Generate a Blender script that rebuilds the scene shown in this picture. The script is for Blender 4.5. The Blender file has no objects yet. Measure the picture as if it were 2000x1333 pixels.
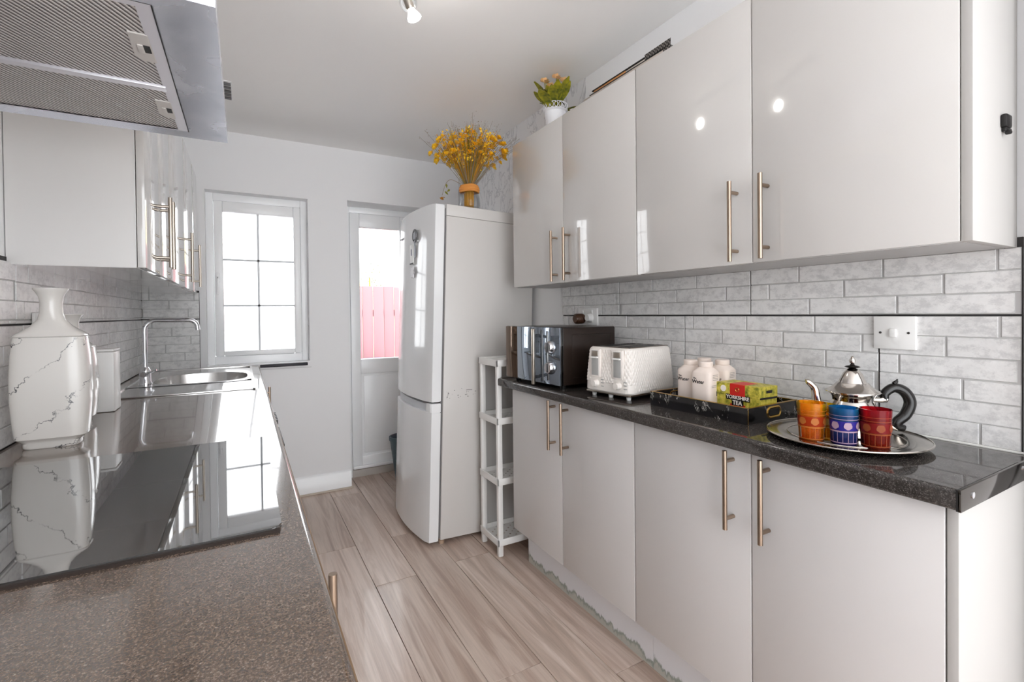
import bpy, bmesh, math, random
from mathutils import Matrix, Vector
from math import sin, cos, pi
random.seed(7)
sc = bpy.context.scene
C = sc.collection
H = 1.2225                      # eye height

# ------------------------------------------------------------- camera
cam = bpy.data.cameras.new('camera'); co = bpy.data.objects.new('camera', cam); C.objects.link(co)
FPX, CY = 935.57, 621.97
cam.sensor_width = 36; cam.sensor_fit = 'HORIZONTAL'; cam.lens = FPX/2000*36
cam.shift_x = 0.0; cam.shift_y = (CY-666.5)/2000
cam.clip_start = 0.02
Rv = Vector((0.87217158, -0.48907971, -0.01085221)); Uv = Vector((0.01484328, 0.0042835, 0.99988066)); Fv = Vector((0.48897485, 0.87222858, -0.01099549))
m = Matrix((Rv, Uv, -Fv)).transposed().to_4x4(); m.translation = Vector((0, 0, H))
co.matrix_world = m
sc.camera = co
# ------------------------------------------------------------- world, sun, exposure
w = bpy.data.worlds.new('world'); sc.world = w; w.use_nodes = True
bg = w.node_tree.nodes['Background']; bg.inputs[0].default_value = (0.94, 0.97, 1.0, 1); bg.inputs[1].default_value = 1.0
def lamp(kind, loc, energy, size, col=(1, .96, .9)):
    l = bpy.data.lights.new('spot_glow', kind); l.energy = energy; l.color = col
    if kind == 'AREA': l.shape = 'RECTANGLE'; l.size, l.size_y = size
    else: l.shadow_soft_size = size
    o = bpy.data.objects.new('spot_glow', l); C.objects.link(o); o.location = loc; return o
for ly in (1.56,): lamp('POINT', (.51, ly-.03, 2.195), 0.3, .04)   # bulbs of the ceiling spotlight bar
sc.view_settings.view_transform = 'Standard'; sc.view_settings.look = 'None'
sc.view_settings.gamma = 1.0; sc.view_settings.use_curve_mapping = False
sc.view_settings.exposure = 2.5
sc.cycles.max_bounces = 14; sc.cycles.transparent_max_bounces = 16; sc.cycles.diffuse_bounces = 8
sc.cycles.caustics_reflective = False; sc.cycles.caustics_refractive = False
sc.cycles.sample_clamp_indirect = 6

# ------------------------------------------------------------- materials
def srgb(r, g, b):
    f = lambda c: (c/255/12.92 if c/255 <= .04045 else ((c/255+.055)/1.055)**2.4)
    return (f(r), f(g), f(b), 1)
MATS = {}
def mat(name, col, rough=.5, metal=0, coat=0, ior=1.45, **kw):
    mt = bpy.data.materials.new(name); mt.use_nodes = True
    nt = mt.node_tree; b = nt.nodes['Principled BSDF']
    if len(col) == 3: col = (*col, 1)
    b.inputs['Base Color'].default_value = col; b.inputs['Roughness'].default_value = rough
    b.inputs['Metallic'].default_value = metal; b.inputs['Coat Weight'].default_value = coat
    b.inputs['Coat Roughness'].default_value = .03; b.inputs['IOR'].default_value = ior
    for k, v in kw.items(): b.inputs[k].default_value = v
    MATS[name] = mt
    return mt
def N(mt, t, **kw):
    n = mt.node_tree.nodes.new(t)
    for k, v in kw.items():
        if k.startswith('i_'):
            n.inputs[k[2:].replace('_', ' ')].default_value = v
        else: setattr(n, k, v)
    return n
def L(mt, a, b): mt.node_tree.links.new(a, b)
def bsdf(mt): return mt.node_tree.nodes['Principled BSDF']
def coords(mt, scale=(1, 1, 1), rot=(0, 0, 0)):
    tc = N(mt, 'ShaderNodeTexCoord'); mp = N(mt, 'ShaderNodeMapping')
    mp.inputs['Scale'].default_value = scale; mp.inputs['Rotation'].default_value = rot
    L(mt, tc.outputs['Object'], mp.inputs['Vector']); return mp.outputs['Vector']
def ramp(mt, fac, stops, interp='LINEAR'):
    r = N(mt, 'ShaderNodeValToRGB'); r.color_ramp.interpolation = interp
    e = r.color_ramp.elements
    while len(e) < len(stops): e.new(.5)
    for i, (p, c) in enumerate(stops):
        e[i].position = p; e[i].color = c if len(c) == 4 else (*c, 1)
    L(mt, fac, r.inputs['Fac']); return r.outputs['Color']
def noise(mt, vec, scale, detail=4, rough=.5, dist=0):
    n = N(mt, 'ShaderNodeTexNoise'); n.inputs['Scale'].default_value = scale; n.inputs['Detail'].default_value = detail
    n.inputs['Roughness'].default_value = rough; n.inputs['Distortion'].default_value = dist
    L(mt, vec, n.inputs['Vector']); return n.outputs['Fac']
def bump(mt, h, s=.2, d=.002):
    b = N(mt, 'ShaderNodeBump'); b.inputs['Strength'].default_value = s; b.inputs['Distance'].default_value = d
    L(mt, h, b.inputs['Height']); L(mt, b.outputs['Normal'], bsdf(mt).inputs['Normal'])
def mix(mt, fac, a, b):
    n = N(mt, 'ShaderNodeMix', data_type='RGBA')
    if hasattr(fac, 'is_output'): L(mt, fac, n.inputs['Factor'])
    else: n.inputs['Factor'].default_value = fac
    for i, v in ((6, a), (7, b)):
        if hasattr(v, 'is_output'): L(mt, v, n.inputs[i])
        else: n.inputs[i].default_value = v if len(v) == 4 else (*v, 1)
    return n.outputs[2]

paint = mat('wall_paint', srgb(240, 240, 241), .6)
bump(paint, noise(paint, coords(paint), 60, 3), .15, .001)
ceilm = mat('ceiling_paint', srgb(246, 245, 244), .7)
paper = mat('wallpaper', srgb(228, 228, 230), .6)          # pale wallpaper with faint grey twigs
v = coords(paper, (1, 1, .6)); nn = noise(paper, v, 9, 5, .6, 1.2)
L(paper, ramp(paper, nn, [(.47, srgb(230, 230, 232)), (.5, srgb(196, 196, 200)), (.53, srgb(230, 230, 232))]), bsdf(paper).inputs['Base Color'])
gloss = mat('gloss_white', srgb(208, 205, 202), .12, coat=1.0)
carc = mat('carcass_white', srgb(222, 220, 218), .35)
carcu = mat('carcass_underside', srgb(238, 237, 236), .12, coat=.5)
basew = mat('base_door_white', srgb(207, 204, 203), .28, coat=.3)
upvc = mat('upvc', srgb(250, 251, 252), .25)
plast = mat('white_plastic', srgb(236, 235, 233), .35)
dirty = mat('plinth_white', srgb(214, 214, 214), .45)
v = coords(dirty); z = N(dirty, 'ShaderNodeSeparateXYZ'); L(dirty, v, z.inputs[0])
ns = noise(dirty, coords(dirty, (1, 1, .4)), 22, 6, .7)
ma = N(dirty, 'ShaderNodeMath', operation='MULTIPLY_ADD'); ma.inputs[1].default_value = .11; L(dirty, ns, ma.inputs[0])
neg = N(dirty, 'ShaderNodeMath', operation='MULTIPLY_ADD'); neg.inputs[1].default_value = -1.0; neg.inputs[2].default_value = -.185; L(dirty, z.outputs[2], neg.inputs[0]); L(dirty, neg.outputs[0], ma.inputs[2])
L(dirty, ramp(dirty, ma.outputs[0], [(.018, srgb(226, 226, 230)), (.026, srgb(140, 148, 140)), (.04, srgb(190, 190, 182))]), bsdf(dirty).inputs['Base Color'])

tile = mat('brick_effect_tile', srgb(205, 205, 205), .3)
v = coords(tile); a = noise(tile, v, 7, 8, .7, .5); b2 = noise(tile, coords(tile, (1, 1, 1.5)), 30, 7, .75)
c1 = ramp(tile, a, [(.36, srgb(218, 217, 216)), (.5, srgb(231, 230, 229)), (.7, srgb(236, 235, 234))])
c2 = ramp(tile, b2, [(.40, srgb(170, 170, 172)), (.52, (1, 1, 1))])
mm = N(tile, 'ShaderNodeMix', data_type='RGBA', blend_type='MULTIPLY'); mm.inputs['Factor'].default_value = .32
L(tile, c1, mm.inputs[6]); L(tile, c2, mm.inputs[7]); L(tile, mm.outputs[2], bsdf(tile).inputs['Base Color'])
bump(tile, b2, .35, .002)
tilem = mat('tile_mortar', srgb(188, 187, 186), .45)
grout = mat('grout', srgb(58, 56, 56), .8)
seal = mat('sealant', srgb(230, 228, 224), .4)

def granite(name, dark, lite, rough):
    g = mat(name, dark, rough, ior=1.6)
    v = coords(g)
    s1 = noise(g, v, 380, 3, .8); s2 = noise(g, v, 130, 5, .7)
    c = ramp(g, s1, [(.45, dark), (.58, tuple(x*2.2 for x in dark[:3])), (.68, lite)])
    c = mix(g, ramp(g, s2, [(.4, (0, 0, 0)), (.62, (.55, .55, .55))]), c, tuple(x*.55 for x in dark[:3]))
    L(g, c, bsdf(g).inputs['Base Color'])
    return g
gran = granite('dark_granite_laminate', srgb(52, 48, 46), srgb(150, 146, 142), .055)
granl = granite('grey_granite_laminate', srgb(90, 76, 66), srgb(164, 154, 144), .13)
bsdf(granl).inputs['Coat Weight'].default_value = .5; bsdf(granl).inputs['IOR'].default_value = 1.9
v = coords(granl)
gedge = mat('laminate_edge', srgb(120, 96, 72), .4)
steel = mat('brushed_steel', srgb(190, 180, 168), .3, 1)
bump(steel, noise(steel, coords(steel, (1, 1, 40)), 60, 3), .1, .0005)
nickel = mat('bar_nickel', srgb(166, 147, 130), .3, 1)
chrome = mat('chrome', srgb(225, 226, 230), .06, 1)
sinkm = mat('sink_steel', srgb(214, 212, 210), .2, 1)
hoods = mat('hood_steel', srgb(176, 180, 192), .22, .75)
v = coords(hoods); n1 = noise(hoods, v, 9, 3, .55, .6)
L(hoods, ramp(hoods, n1, [(.3, srgb(212, 216, 230)), (.7, srgb(236, 238, 248))]), bsdf(hoods).inputs['Base Color'])
L(hoods, ramp(hoods, n1, [(.3, (.2,)*3), (.7, (.3,)*3)]), bsdf(hoods).inputs['Roughness'])
hoodf = mat('hood_frame', srgb(232, 231, 238), .35, .3)
latchm = mat('filter_latch_grey', srgb(222, 218, 214), .4, .1)
dark = mat('dark_recess', srgb(28, 27, 27), .5)
mesh_m = mat('filter_mesh', srgb(170, 165, 162), .45, .15)
v = coords(mesh_m, rot=(0, 0, math.radians(32)))
wv = N(mesh_m, 'ShaderNodeTexWave', wave_type='BANDS', bands_direction='X'); wv.inputs['Scale'].default_value = 40; wv.inputs['Distortion'].default_value = 0
L(mesh_m, v, wv.inputs['Vector'])
wv2 = N(mesh_m, 'ShaderNodeTexWave', wave_type='BANDS', bands_direction='Y'); wv2.inputs['Scale'].default_value = 95
L(mesh_m, v, wv2.inputs['Vector'])
cc = ramp(mesh_m, wv.outputs['Fac'], [(.2, srgb(112, 106, 104)), (.6, srgb(250, 246, 244))])
cd = ramp(mesh_m, wv2.outputs['Fac'], [(.1, (.72,)*3), (.5, (1,)*3)])
mm = N(mesh_m, 'ShaderNodeMix', data_type='RGBA', blend_type='MULTIPLY'); mm.inputs['Factor'].default_value = 1
L(mesh_m, cc, mm.inputs[6]); L(mesh_m, cd, mm.inputs[7]); L(mesh_m, mm.outputs[2], bsdf(mesh_m).inputs['Base Color'])
bump(mesh_m, wv.outputs['Fac'], .6, .003)
hobm = mat('hob_glass', srgb(26, 26, 28), .025, ior=3.0)
bsdf(hobm).inputs['Specular IOR Level'].default_value = 1.0
v = coords(hobm, (1, 1, 1), (0, 0, .5))
blackg = mat('black_gloss', srgb(16, 14, 14), .06, ior=1.7)
blackp = mat('black_plastic', srgb(20, 18, 18), .35)
brownp = mat('dark_brown_enamel', srgb(40, 30, 25), .28)
mirror = mat('mirrored_black_glass', srgb(150, 160, 172), .04, .85)
mirbr = mat('smoked_mirror_edge', srgb(104, 86, 72), .08, .8)
silver = mat('polished_silver', srgb(214, 208, 202), .13, 1)
platem = mat('charger_silver', srgb(178, 172, 164), .16, 1)
gold = mat('gold_trim', srgb(212, 170, 92), .22, 1)
amber = mat('dried_stem_amber', srgb(196, 140, 30), .6)
redbin = mat('red_cloth', srgb(170, 30, 44), .8)
binm = mat('teal_grey_plastic', srgb(86, 108, 118), .4)
brownsp = mat('brown_ribbed_plastic', srgb(84, 56, 38), .4)
stripm = mat('black_tile_edge', srgb(44, 42, 50), .5)
v = coords(stripm)

floorm = []
for k, (d, l) in enumerate([((190, 168, 154), (210, 192, 180)), ((196, 176, 162), (216, 200, 189)), ((180, 158, 144), (203, 185, 172))]):
    f = mat('oak_laminate_%s' % 'abc'[k], srgb(*l), .3, coat=.15)
    tc = N(f, 'ShaderNodeTexCoord'); oi = N(f, 'ShaderNodeObjectInfo'); mp = N(f, 'ShaderNodeMapping')
    mp.inputs['Scale'].default_value = (7, .42, 1); L(f, tc.outputs['Object'], mp.inputs['Vector'])
    cx = N(f, 'ShaderNodeCombineXYZ'); mu = N(f, 'ShaderNodeMath', operation='MULTIPLY'); mu.inputs[1].default_value = 40
    L(f, oi.outputs['Random'], mu.inputs[0]); L(f, mu.outputs[0], cx.inputs[0]); L(f, mu.outputs[0], cx.inputs[1]); L(f, cx.outputs[0], mp.inputs['Location'])
    g1 = noise(f, mp.outputs['Vector'], 2.4, 7, .6, 1.3)
    mp2 = N(f, 'ShaderNodeMapping'); mp2.inputs['Scale'].default_value = (60, 2.2, 1); L(f, tc.outputs['Object'], mp2.inputs['Vector']); L(f, cx.outputs[0], mp2.inputs['Location'])
    g2 = noise(f, mp2.outputs['Vector'], 2, 4, .6, .4)
    c = ramp(f, g1, [(.25, srgb(*[x*.86 for x in d])), (.44, srgb(*d)), (.58, srgb(*l)), (.75, srgb(*[min(255, x*1.04) for x in l]))])
    c2 = ramp(f, g2, [(.4, (.88,)*3), (.55, (1,)*3)])
    mm = N(f, 'ShaderNodeMix', data_type='RGBA', blend_type='MULTIPLY'); mm.inputs['Factor'].default_value = .6
    L(f, c, mm.inputs[6]); L(f, c2, mm.inputs[7]); L(f, mm.outputs[2], bsdf(f).inputs['Base Color'])
    bump(f, g2, .12, .001); floorm.append(f)

def marble(name, base, vein, rough, sc_, width=.012, rot=(0, .7, 0), coat=.5, mask=(.46, .54)):
    m_ = mat(name, base, rough, coat=coat)
    v = coords(m_, rot=rot)
    mp = N(m_, 'ShaderNodeMapping'); mp.inputs['Scale'].default_value = (1, 1, .45); L(m_, v, mp.inputs['Vector'])
    n1 = noise(m_, mp.outputs['Vector'], sc_, 7, .68, .9)
    vn = ramp(m_, n1, [(.5-width, (0,)*3), (.5, (1,)*3), (.5+width, (0,)*3)])
    n2 = noise(m_, v, sc_*1.3, 2)
    msk = ramp(m_, n2, [(mask[0], (0,)*3), (mask[1], (1,)*3)])
    mu = N(m_, 'ShaderNodeMix', data_type='RGBA', blend_type='MULTIPLY'); mu.inputs['Factor'].default_value = 1
    L(m_, vn, mu.inputs[6]); L(m_, msk, mu.inputs[7])
    L(m_, mix(m_, mu.outputs[2], base, vein), bsdf(m_).inputs['Base Color']); return m_
vasem = mat('white_marble_ceramic', srgb(222, 218, 213), .18, coat=.5)
v = coords(vasem, rot=(0, math.radians(-48), 0))
wv = N(vasem, 'ShaderNodeTexWave', wave_type='BANDS', bands_direction='X'); wv.inputs['Scale'].default_value = 3.6; wv.inputs['Distortion'].default_value = 4.5
wv.inputs['Detail'].default_value = 5; wv.inputs['Detail Scale'].default_value = 3.2; wv.inputs['Detail Roughness'].default_value = .66; wv.inputs['Phase Offset'].default_value = 1.2; L(vasem, v, wv.inputs['Vector'])
vn = ramp(vasem, wv.outputs['Fac'], [(.9955, (0,)*3), (.9995, (1,)*3)])
msk = ramp(vasem, noise(vasem, v, 16, 4), [(.42, (0,)*3), (.52, (1,)*3)])
mu = N(vasem, 'ShaderNodeMix', data_type='RGBA', blend_type='MULTIPLY'); mu.inputs['Factor'].default_value = 1
L(vasem, vn, mu.inputs[6]); L(vasem, msk, mu.inputs[7])
L(vasem, mix(vasem, mu.outputs[2], srgb(222, 218, 213), srgb(84, 84, 88)), bsdf(vasem).inputs['Base Color'])
vasep = mat('plain_white_ceramic', srgb(222, 218, 213), .2, coat=.5)
traym = marble('black_marble_effect', srgb(12, 11, 14), srgb(215, 210, 205), .12, 9, .010, (.2, .4, .9), mask=(.50, .56))

def glassm(name, col=(1, 1, 1), gl=.06, rough=.0):
    m_ = bpy.data.materials.new(name); m_.use_nodes = True; nt = m_.node_tree; nt.nodes.remove(nt.nodes['Principled BSDF'])
    o = nt.nodes['Material Output']; t = N(m_, 'ShaderNodeBsdfTransparent'); g = N(m_, 'ShaderNodeBsdfGlossy'); x = N(m_, 'ShaderNodeMixShader')
    t.inputs[0].default_value = (*col, 1); g.inputs['Roughness'].default_value = rough
    fr = N(m_, 'ShaderNodeFresnel'); fr.inputs[0].default_value = 1.25
    L(m_, fr.outputs[0], x.inputs[0]); L(m_, t.outputs[0], x.inputs[1]); L(m_, g.outputs[0], x.inputs[2]); L(m_, x.outputs[0], o.inputs[0])
    return m_
pane = glassm('window_glass')
clearg = glassm('clear_glass', (.96, .97, .975))
for g_ in (clearg,):
    nt_ = g_.node_tree; mu_ = nt_.nodes.new('ShaderNodeMath'); mu_.operation = 'MULTIPLY'; mu_.inputs[1].default_value = .55
    fr_ = [n for n in nt_.nodes if n.type == 'FRESNEL'][0]; x_ = [n for n in nt_.nodes if n.type == 'MIX_SHADER'][0]
    fr_.inputs[0].default_value = 1.45; nt_.links.new(fr_.outputs[0], mu_.inputs[0]); nt_.links.new(mu_.outputs[0], x_.inputs[0])
def tea_glass(name, top, bot):
    m_ = glassm(name, (1, 1, 1)); t = [n for n in m_.node_tree.nodes if n.type == 'BSDF_TRANSPARENT'][0]
    v = coords(m_); s = N(m_, 'ShaderNodeSeparateXYZ'); L(m_, v, s.inputs[0])
    mr = N(m_, 'ShaderNodeMapRange'); mr.inputs[1].default_value = 0; mr.inputs[2].default_value = .085; L(m_, s.outputs[2], mr.inputs[0])
    c = ramp(m_, mr.outputs[0], [(0, bot), (.75, tuple((a+b)/2 for a, b in zip(top, bot))), (1, top)]); L(m_, c, t.inputs[0])
    d = N(m_, 'ShaderNodeBsdfDiffuse'); L(m_, c, d.inputs[0]); x2 = N(m_, 'ShaderNodeMixShader'); x2.inputs[0].default_value = .2
    x = [n for n in m_.node_tree.nodes if n.type == 'MIX_SHADER' and n != x2][0]
    L(m_, t.outputs[0], x2.inputs[1]); L(m_, d.outputs[0], x2.inputs[2]); L(m_, x2.outputs[0], x.inputs[1]); return m_
g_orange = tea_glass('orange_glass', (1, .55, .02), (.85, .16, .01))
g_yellow = tea_glass('yellow_glass', (.95, .7, .02), (.9, .55, .03))
g_blue = tea_glass('blue_glass', (.03, .30, .62), (.05, .03, .3))
g_red = tea_glass('red_glass', (.6, .02, .04), (.42, .03, .01))

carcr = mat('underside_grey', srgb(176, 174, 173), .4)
# ------------------------------------------------------------- mesh helpers
FR = {}
def box(bm, x0, x1, y0, y1, z0, z1, bev=0, seg=2):
    r = bmesh.ops.create_cube(bm, size=1); vs = r['verts']
    for v_ in vs:
        v_.co = Vector(((x0+x1)/2+v_.co.x*(x1-x0), (y0+y1)/2+v_.co.y*(y1-y0), (z0+z1)/2+v_.co.z*(z1-z0)))
    if bev:
        es = list({e for v_ in vs for e in v_.link_edges})
        bmesh.ops.bevel(bm, geom=es, offset=bev, segments=seg, affect='EDGES', profile=.5)
    return bm
def BX(*a, **k): return box(bmesh.new(), *a, **k)
def loft(bm, rings, cap0=True, cap1=True, closed=True):
    rr = [[bm.verts.new(p) for p in ring] for ring in rings]
    n = len(rr[0])
    for a, b in zip(rr, rr[1:]):
        for i in range(n if closed else n-1):
            j = (i+1) % n
            bm.faces.new((a[i], a[j], b[j], b[i]))
    if cap0: bm.faces.new(list(reversed(rr[0])))
    if cap1: bm.faces.new(rr[-1])
    return rr
def lathe(bm, prof, cx=0, cy=0, seg=32, cap0=True, cap1=True):
    loft(bm, [[(cx+max(r, 1e-4)*cos(2*pi*i/seg), cy+max(r, 1e-4)*sin(2*pi*i/seg), z) for i in range(seg)] for r, z in prof], cap0, cap1); return bm
def tube(bm, pts, r, seg=12, cap=True, sx=1.0):
    pts = [Vector(p) for p in pts]; rings = []
    rs = r if isinstance(r, (list, tuple)) else [r]*len(pts)
    t0 = (pts[1]-pts[0]).normalized(); up = Vector((0, 0, 1)) if abs(t0.z) < .9 else Vector((1, 0, 0))
    nrm = t0.cross(up).normalized()
    for i, p in enumerate(pts):
        t = (pts[min(i+1, len(pts)-1)]-pts[max(i-1, 0)]).normalized()
        nrm = (nrm-t*nrm.dot(t)).normalized(); b = t.cross(nrm)
        rings.append([p+(nrm*cos(2*pi*k/seg)+b*sin(2*pi*k/seg)*sx)*rs[i] for k in range(seg)])
    loft(bm, rings, cap, cap); return bm
def cyl(bm, a, b, r, seg=16): return tube(bm, [a, b], r, seg)
def prism(bm, pts, z0, z1, bev=0):
    lo = [bm.verts.new((x, y, z0)) for x, y in pts]; hi = [bm.verts.new((x, y, z1)) for x, y in pts]
    n = len(pts); fs = [bm.faces.new(hi), bm.faces.new(list(reversed(lo)))]
    for i in range(n): fs.append(bm.faces.new((lo[i], lo[(i+1) % n], hi[(i+1) % n], hi[i])))
    if bev:
        es = [e for f in fs[:2] for e in f.edges]; bmesh.ops.bevel(bm, geom=es, offset=bev, segments=2, affect='EDGES')
    return bm
def rrect(x0, x1, y0, y1, r, n=6):
    out = []
    for cx, cy, a0 in ((x1-r, y1-r, 0), (x0+r, y1-r, pi/2), (x0+r, y0+r, pi), (x1-r, y0+r, 1.5*pi)):
        for k in range(n+1): a = a0+k*pi/2/n; out.append((cx+r*cos(a), cy+r*sin(a)))
    return out
def smoothpath(P, n=8):
    P = [Vector(p) for p in P]; out = []
    for i in range(len(P)-1):
        p0 = P[max(i-1, 0)]; p1 = P[i]; p2 = P[i+1]; p3 = P[min(i+2, len(P)-1)]
        for k in range(n):
            t = k/n; out.append(.5*((2*p1)+(-p0+p2)*t+(2*p0-5*p1+4*p2-p3)*t*t+(-p0+3*p1-3*p2+p3)*t**3))
    out.append(P[-1]); return out
def frame_of(p): return FR.get(p.name, Matrix()) if p else Matrix()
def put(name, bm, mt, parent=None, label=None, local=False, kind=None):
    me = bpy.data.meshes.new(name)
    if parent is not None and not local: bm.transform(frame_of(parent).inverted())
    bmesh.ops.recalc_face_normals(bm, faces=bm.faces)
    bm.to_mesh(me); bm.free()
    me.shade_smooth(); me.set_sharp_from_angle(angle=math.radians(38))
    for x in (mt if isinstance(mt, (list, tuple)) else [mt]): me.materials.append(x)
    o = bpy.data.objects.new(name, me); C.objects.link(o)
    if parent is not None: o.parent = parent; FR[o.name] = frame_of(parent)
    if label: o['label'] = label
    if kind: o['kind'] = kind
    return o
def thing(name, label, cat, loc=(0, 0, 0), rotz=0, group=None, roty=0):
    o = bpy.data.objects.new(name, None); C.objects.link(o); o.empty_display_size = .05
    o.location = loc; o.rotation_euler = (0, roty, rotz); o['label'] = label; o['category'] = cat
    if group: o['group'] = group
    FR[o.name] = Matrix.Translation(loc) @ Matrix.Rotation(rotz, 4, 'Z') @ Matrix.Rotation(roty, 4, 'Y')
    return o
def single(name, bm, mt, label, cat, loc=(0, 0, 0), rotz=0, group=None):
    """thing that is one mesh; bm given in world coordinates, origin moved to loc"""
    Mx = Matrix.Translation(loc) @ Matrix.Rotation(rotz, 4, 'Z'); bm.transform(Mx.inverted())
    o = put(name, bm, mt); o.location = loc; o.rotation_euler = (0, 0, rotz); FR[o.name] = Mx
    o['label'] = label; o['category'] = cat
    if group: o['group'] = group
    return o
def struct(name, bm, mt, parent=None, label=None):
    o = put(name, bm, mt, parent, label)
    if parent is None: o['kind'] = 'structure'; FR[o.name] = Matrix()
    return o
def copy_tree(o, parent=None):
    c = o.copy(); C.objects.link(c)
    if parent: c.parent = parent
    for ch in [x for x in o.children]: copy_tree(ch, c)
    return c
def text_mesh(s, size, depth=.0004, Mx=Matrix(), align='CENTER'):
    cu = bpy.data.curves.new('t', 'FONT'); cu.body = s; cu.size = size; cu.extrude = depth; cu.align_x = align; cu.align_y = 'CENTER'
    cu.offset = size*.02
    o = bpy.data.objects.new('t', cu); C.objects.link(o)
    dg = bpy.context.evaluated_depsgraph_get(); me = bpy.data.meshes.new_from_object(o.evaluated_get(dg))
    bm = bmesh.new(); bm.from_mesh(me); bm.transform(Mx)
    bpy.data.objects.remove(o); bpy.data.curves.remove(cu); bpy.data.meshes.remove(me); return bm
def basis(o, x, y, z):
    m_ = Matrix((Vector(x), Vector(y), Vector(z))).transposed().to_4x4(); m_.translation = Vector(o); return m_

# ============================================================= setting
LW, RW, EW, CZ = -.53, 1.5, 3.52, 2.388
YB = -1.7                                     # room goes on behind the camera, end left open so sky light floods in
fl = struct('floor', BX(LW-.1, 2.4, YB, EW+.25, -.03, -.006), grout)
seams = [-.45, -.26, -.07, .12, .31, .50, .69, .89, 1.08, 1.27, 1.46, 1.65]
joint = {.12: .95, .31: 2.61, .50: 2.17, .69: 2.605, .89: 2.189, 1.08: 1.234}
for i, (a, b) in enumerate(zip(seams, seams[1:])):
    j = joint.get(a, 1.3+.37*(i % 3)); ys = [YB, j-2.4, j-1.2, j, j+1.2, j+2.4]
    ys = sorted({min(max(y, YB), EW+.2) for y in ys})
    for y0, y1 in zip(ys, ys[1:]):
        if y1-y0 < .02: continue
        if y1 < -.4: continue
        put('plank', BX(a+.0009, b-.0009, y0+.0009, y1-.0009, -.006, 0, bev=.0012, seg=1), random.choice(floorm), fl)
struct('ceiling', BX(LW-.1, 2.4, YB, EW+.25, CZ, CZ+.08), ceilm)
wl = struct('wall_left', BX(LW-.12, LW, YB, EW, 0, CZ), paint)
bm = bmesh.new(); box(bm, RW, RW+.12, .30, EW+.25, 0, CZ); box(bm, RW, RW+.12, YB, .30, 0, CZ)
wr = struct('wall_right', bm, paint)
put('wallpaper_panel', BX(RW-.0015, RW, 1.9, EW, 1.62, CZ-.001), paper, wr, 'pale wallpaper with faint grey twigs')
tb = BX(1.46, 1.52, .27, .335, 0, CZ-.001, bev=.004)
struct('trim_1', tb, mat('door_lining_grey', srgb(120, 118, 117), .5))
# end wall with window and door opening
WX0, WX1, WZ0, WZ1 = -.20, .392, .905, 2.012
DX0, DX1, DZ1 = .650, 1.19, 2.03
bm = bmesh.new()
T0, T1 = EW, EW+.25
for a in ((LW-.1, WX0, 0, CZ), (WX0, WX1, 0, WZ0), (WX0, WX1, WZ1, CZ), (WX1, DX0, 0, CZ), (DX0, DX1, DZ1, CZ), (DX1, RW+.1, 0, CZ)):
    box(bm, a[0], a[1], T0, T1, a[2], a[3])
we = struct('wall_back', bm, paint)

def moulded(bm, x0, x1, yw):
    prof = [(0, 0), (.020, 0), (.020, .095), (.014, .104), (.014, .112), (.008, .122), (0, .126)]
    a = [bm.verts.new((x0, yw-d, h)) for d, h in prof]; b = [bm.verts.new((x1, yw-d, h)) for d, h in prof]
    n = len(prof)
    for i in range(n): bm.faces.new((a[i], a[(i+1) % n], b[(i+1) % n], b[i]))
    bm.faces.new(a); bm.faces.new(list(reversed(b))); return bm
bb = struct('baseboard_back', moulded(bmesh.new(), .02, DX0, EW), upvc)
put('quarter_round', BX(.02, DX0+.012, EW-.034, EW-.0205, 0, .012, bev=.003), mat('beige_bead', srgb(196, 184, 170), .5), bb)

# ---- brick effect tiles
def tile_mesh(u0, u1, v0, v1, U, V, W, O, flip_phase, rows=6):
    """tile in a wall plane: O + U*u + V*v + W*w, w outwards"""
    f = lambda u, v, w_: O+U*u+V*v+W*w_
    bm = bmesh.new()
    def slab(a, b, c, d, w0, w1, ch, mi):
        q0 = [(a, c), (b, c), (b, d), (a, d)]; q1 = [(a+ch, c+ch), (b-ch, c+ch), (b-ch, d-ch), (a+ch, d-ch)]
        A = [bm.verts.new(f(u, v, w0)) for u, v in q0]; Bv = [bm.verts.new(f(u, v, w1)) for u, v in q1]
        fs = [bm.faces.new(Bv)]
        for i in range(4): fs.append(bm.faces.new((A[i], A[(i+1) % 4], Bv[(i+1) % 4], Bv[i])))
        for x in fs: x.material_index = mi
    g = .0021
    slab(u0+g, u1-g, v0+g, v1-g, 0, .007, .0005, 1)
    bh = .0502; BL = .222; k = 0; v = v1-g
    while v > v0+.006:
        a = max(v-bh, v0+g); ph = ((flip_phase+k*.43) % 1.0)*BL
        u = u0-BL+ph
        while u < u1:
            l, r = max(u, u0+g), min(u+BL, u1-g)
            if r-l > .012:
                j = lambda: random.uniform(-.0009, .0009)
                slab(l+(.0028 if l > u0+.003 else 0)+j()*.5, r-(.0028 if r < u1-.003 else 0), a+.0022+j(), v-.0008+j(), .0069, .0094+j()*.6, .0009, 0)
            u += BL
        v -= bh; k += 1
    return bm
def tiles(parent, cells, U, V, W, O):
    for i, (u0, u1, v0, v1) in enumerate(cells):
        put('tile', tile_mesh(u0, u1, v0, v1, U, V, W, O, random.random()), [tile, tilem], parent)
ZW, ZG, ZT = .90, 1.2055, 1.358
X_, Y_, Z_ = Vector((1, 0, 0)), Vector((0, 1, 0)), Vector((0, 0, 1))
put('grout', BX(RW-.004, RW, .369, 2.105, ZW-.02, ZT+.02), grout, wr)
tiles(wr, [(a, b, ZG, ZT) for a, b in ((.369, 1.0136), (1.0136, 1.660), (1.660, 2.105))]+[(a, b, ZW, ZG) for a, b in ((.369, .641), (.641, 1.290), (1.290, 1.936), (1.936, 2.105))], Y_, Z_, -X_, Vector((RW-.002, 0, 0)))
put('grout', BX(LW, LW+.004, -.4, EW, ZW-.02, 1.38), grout, wl)
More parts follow.
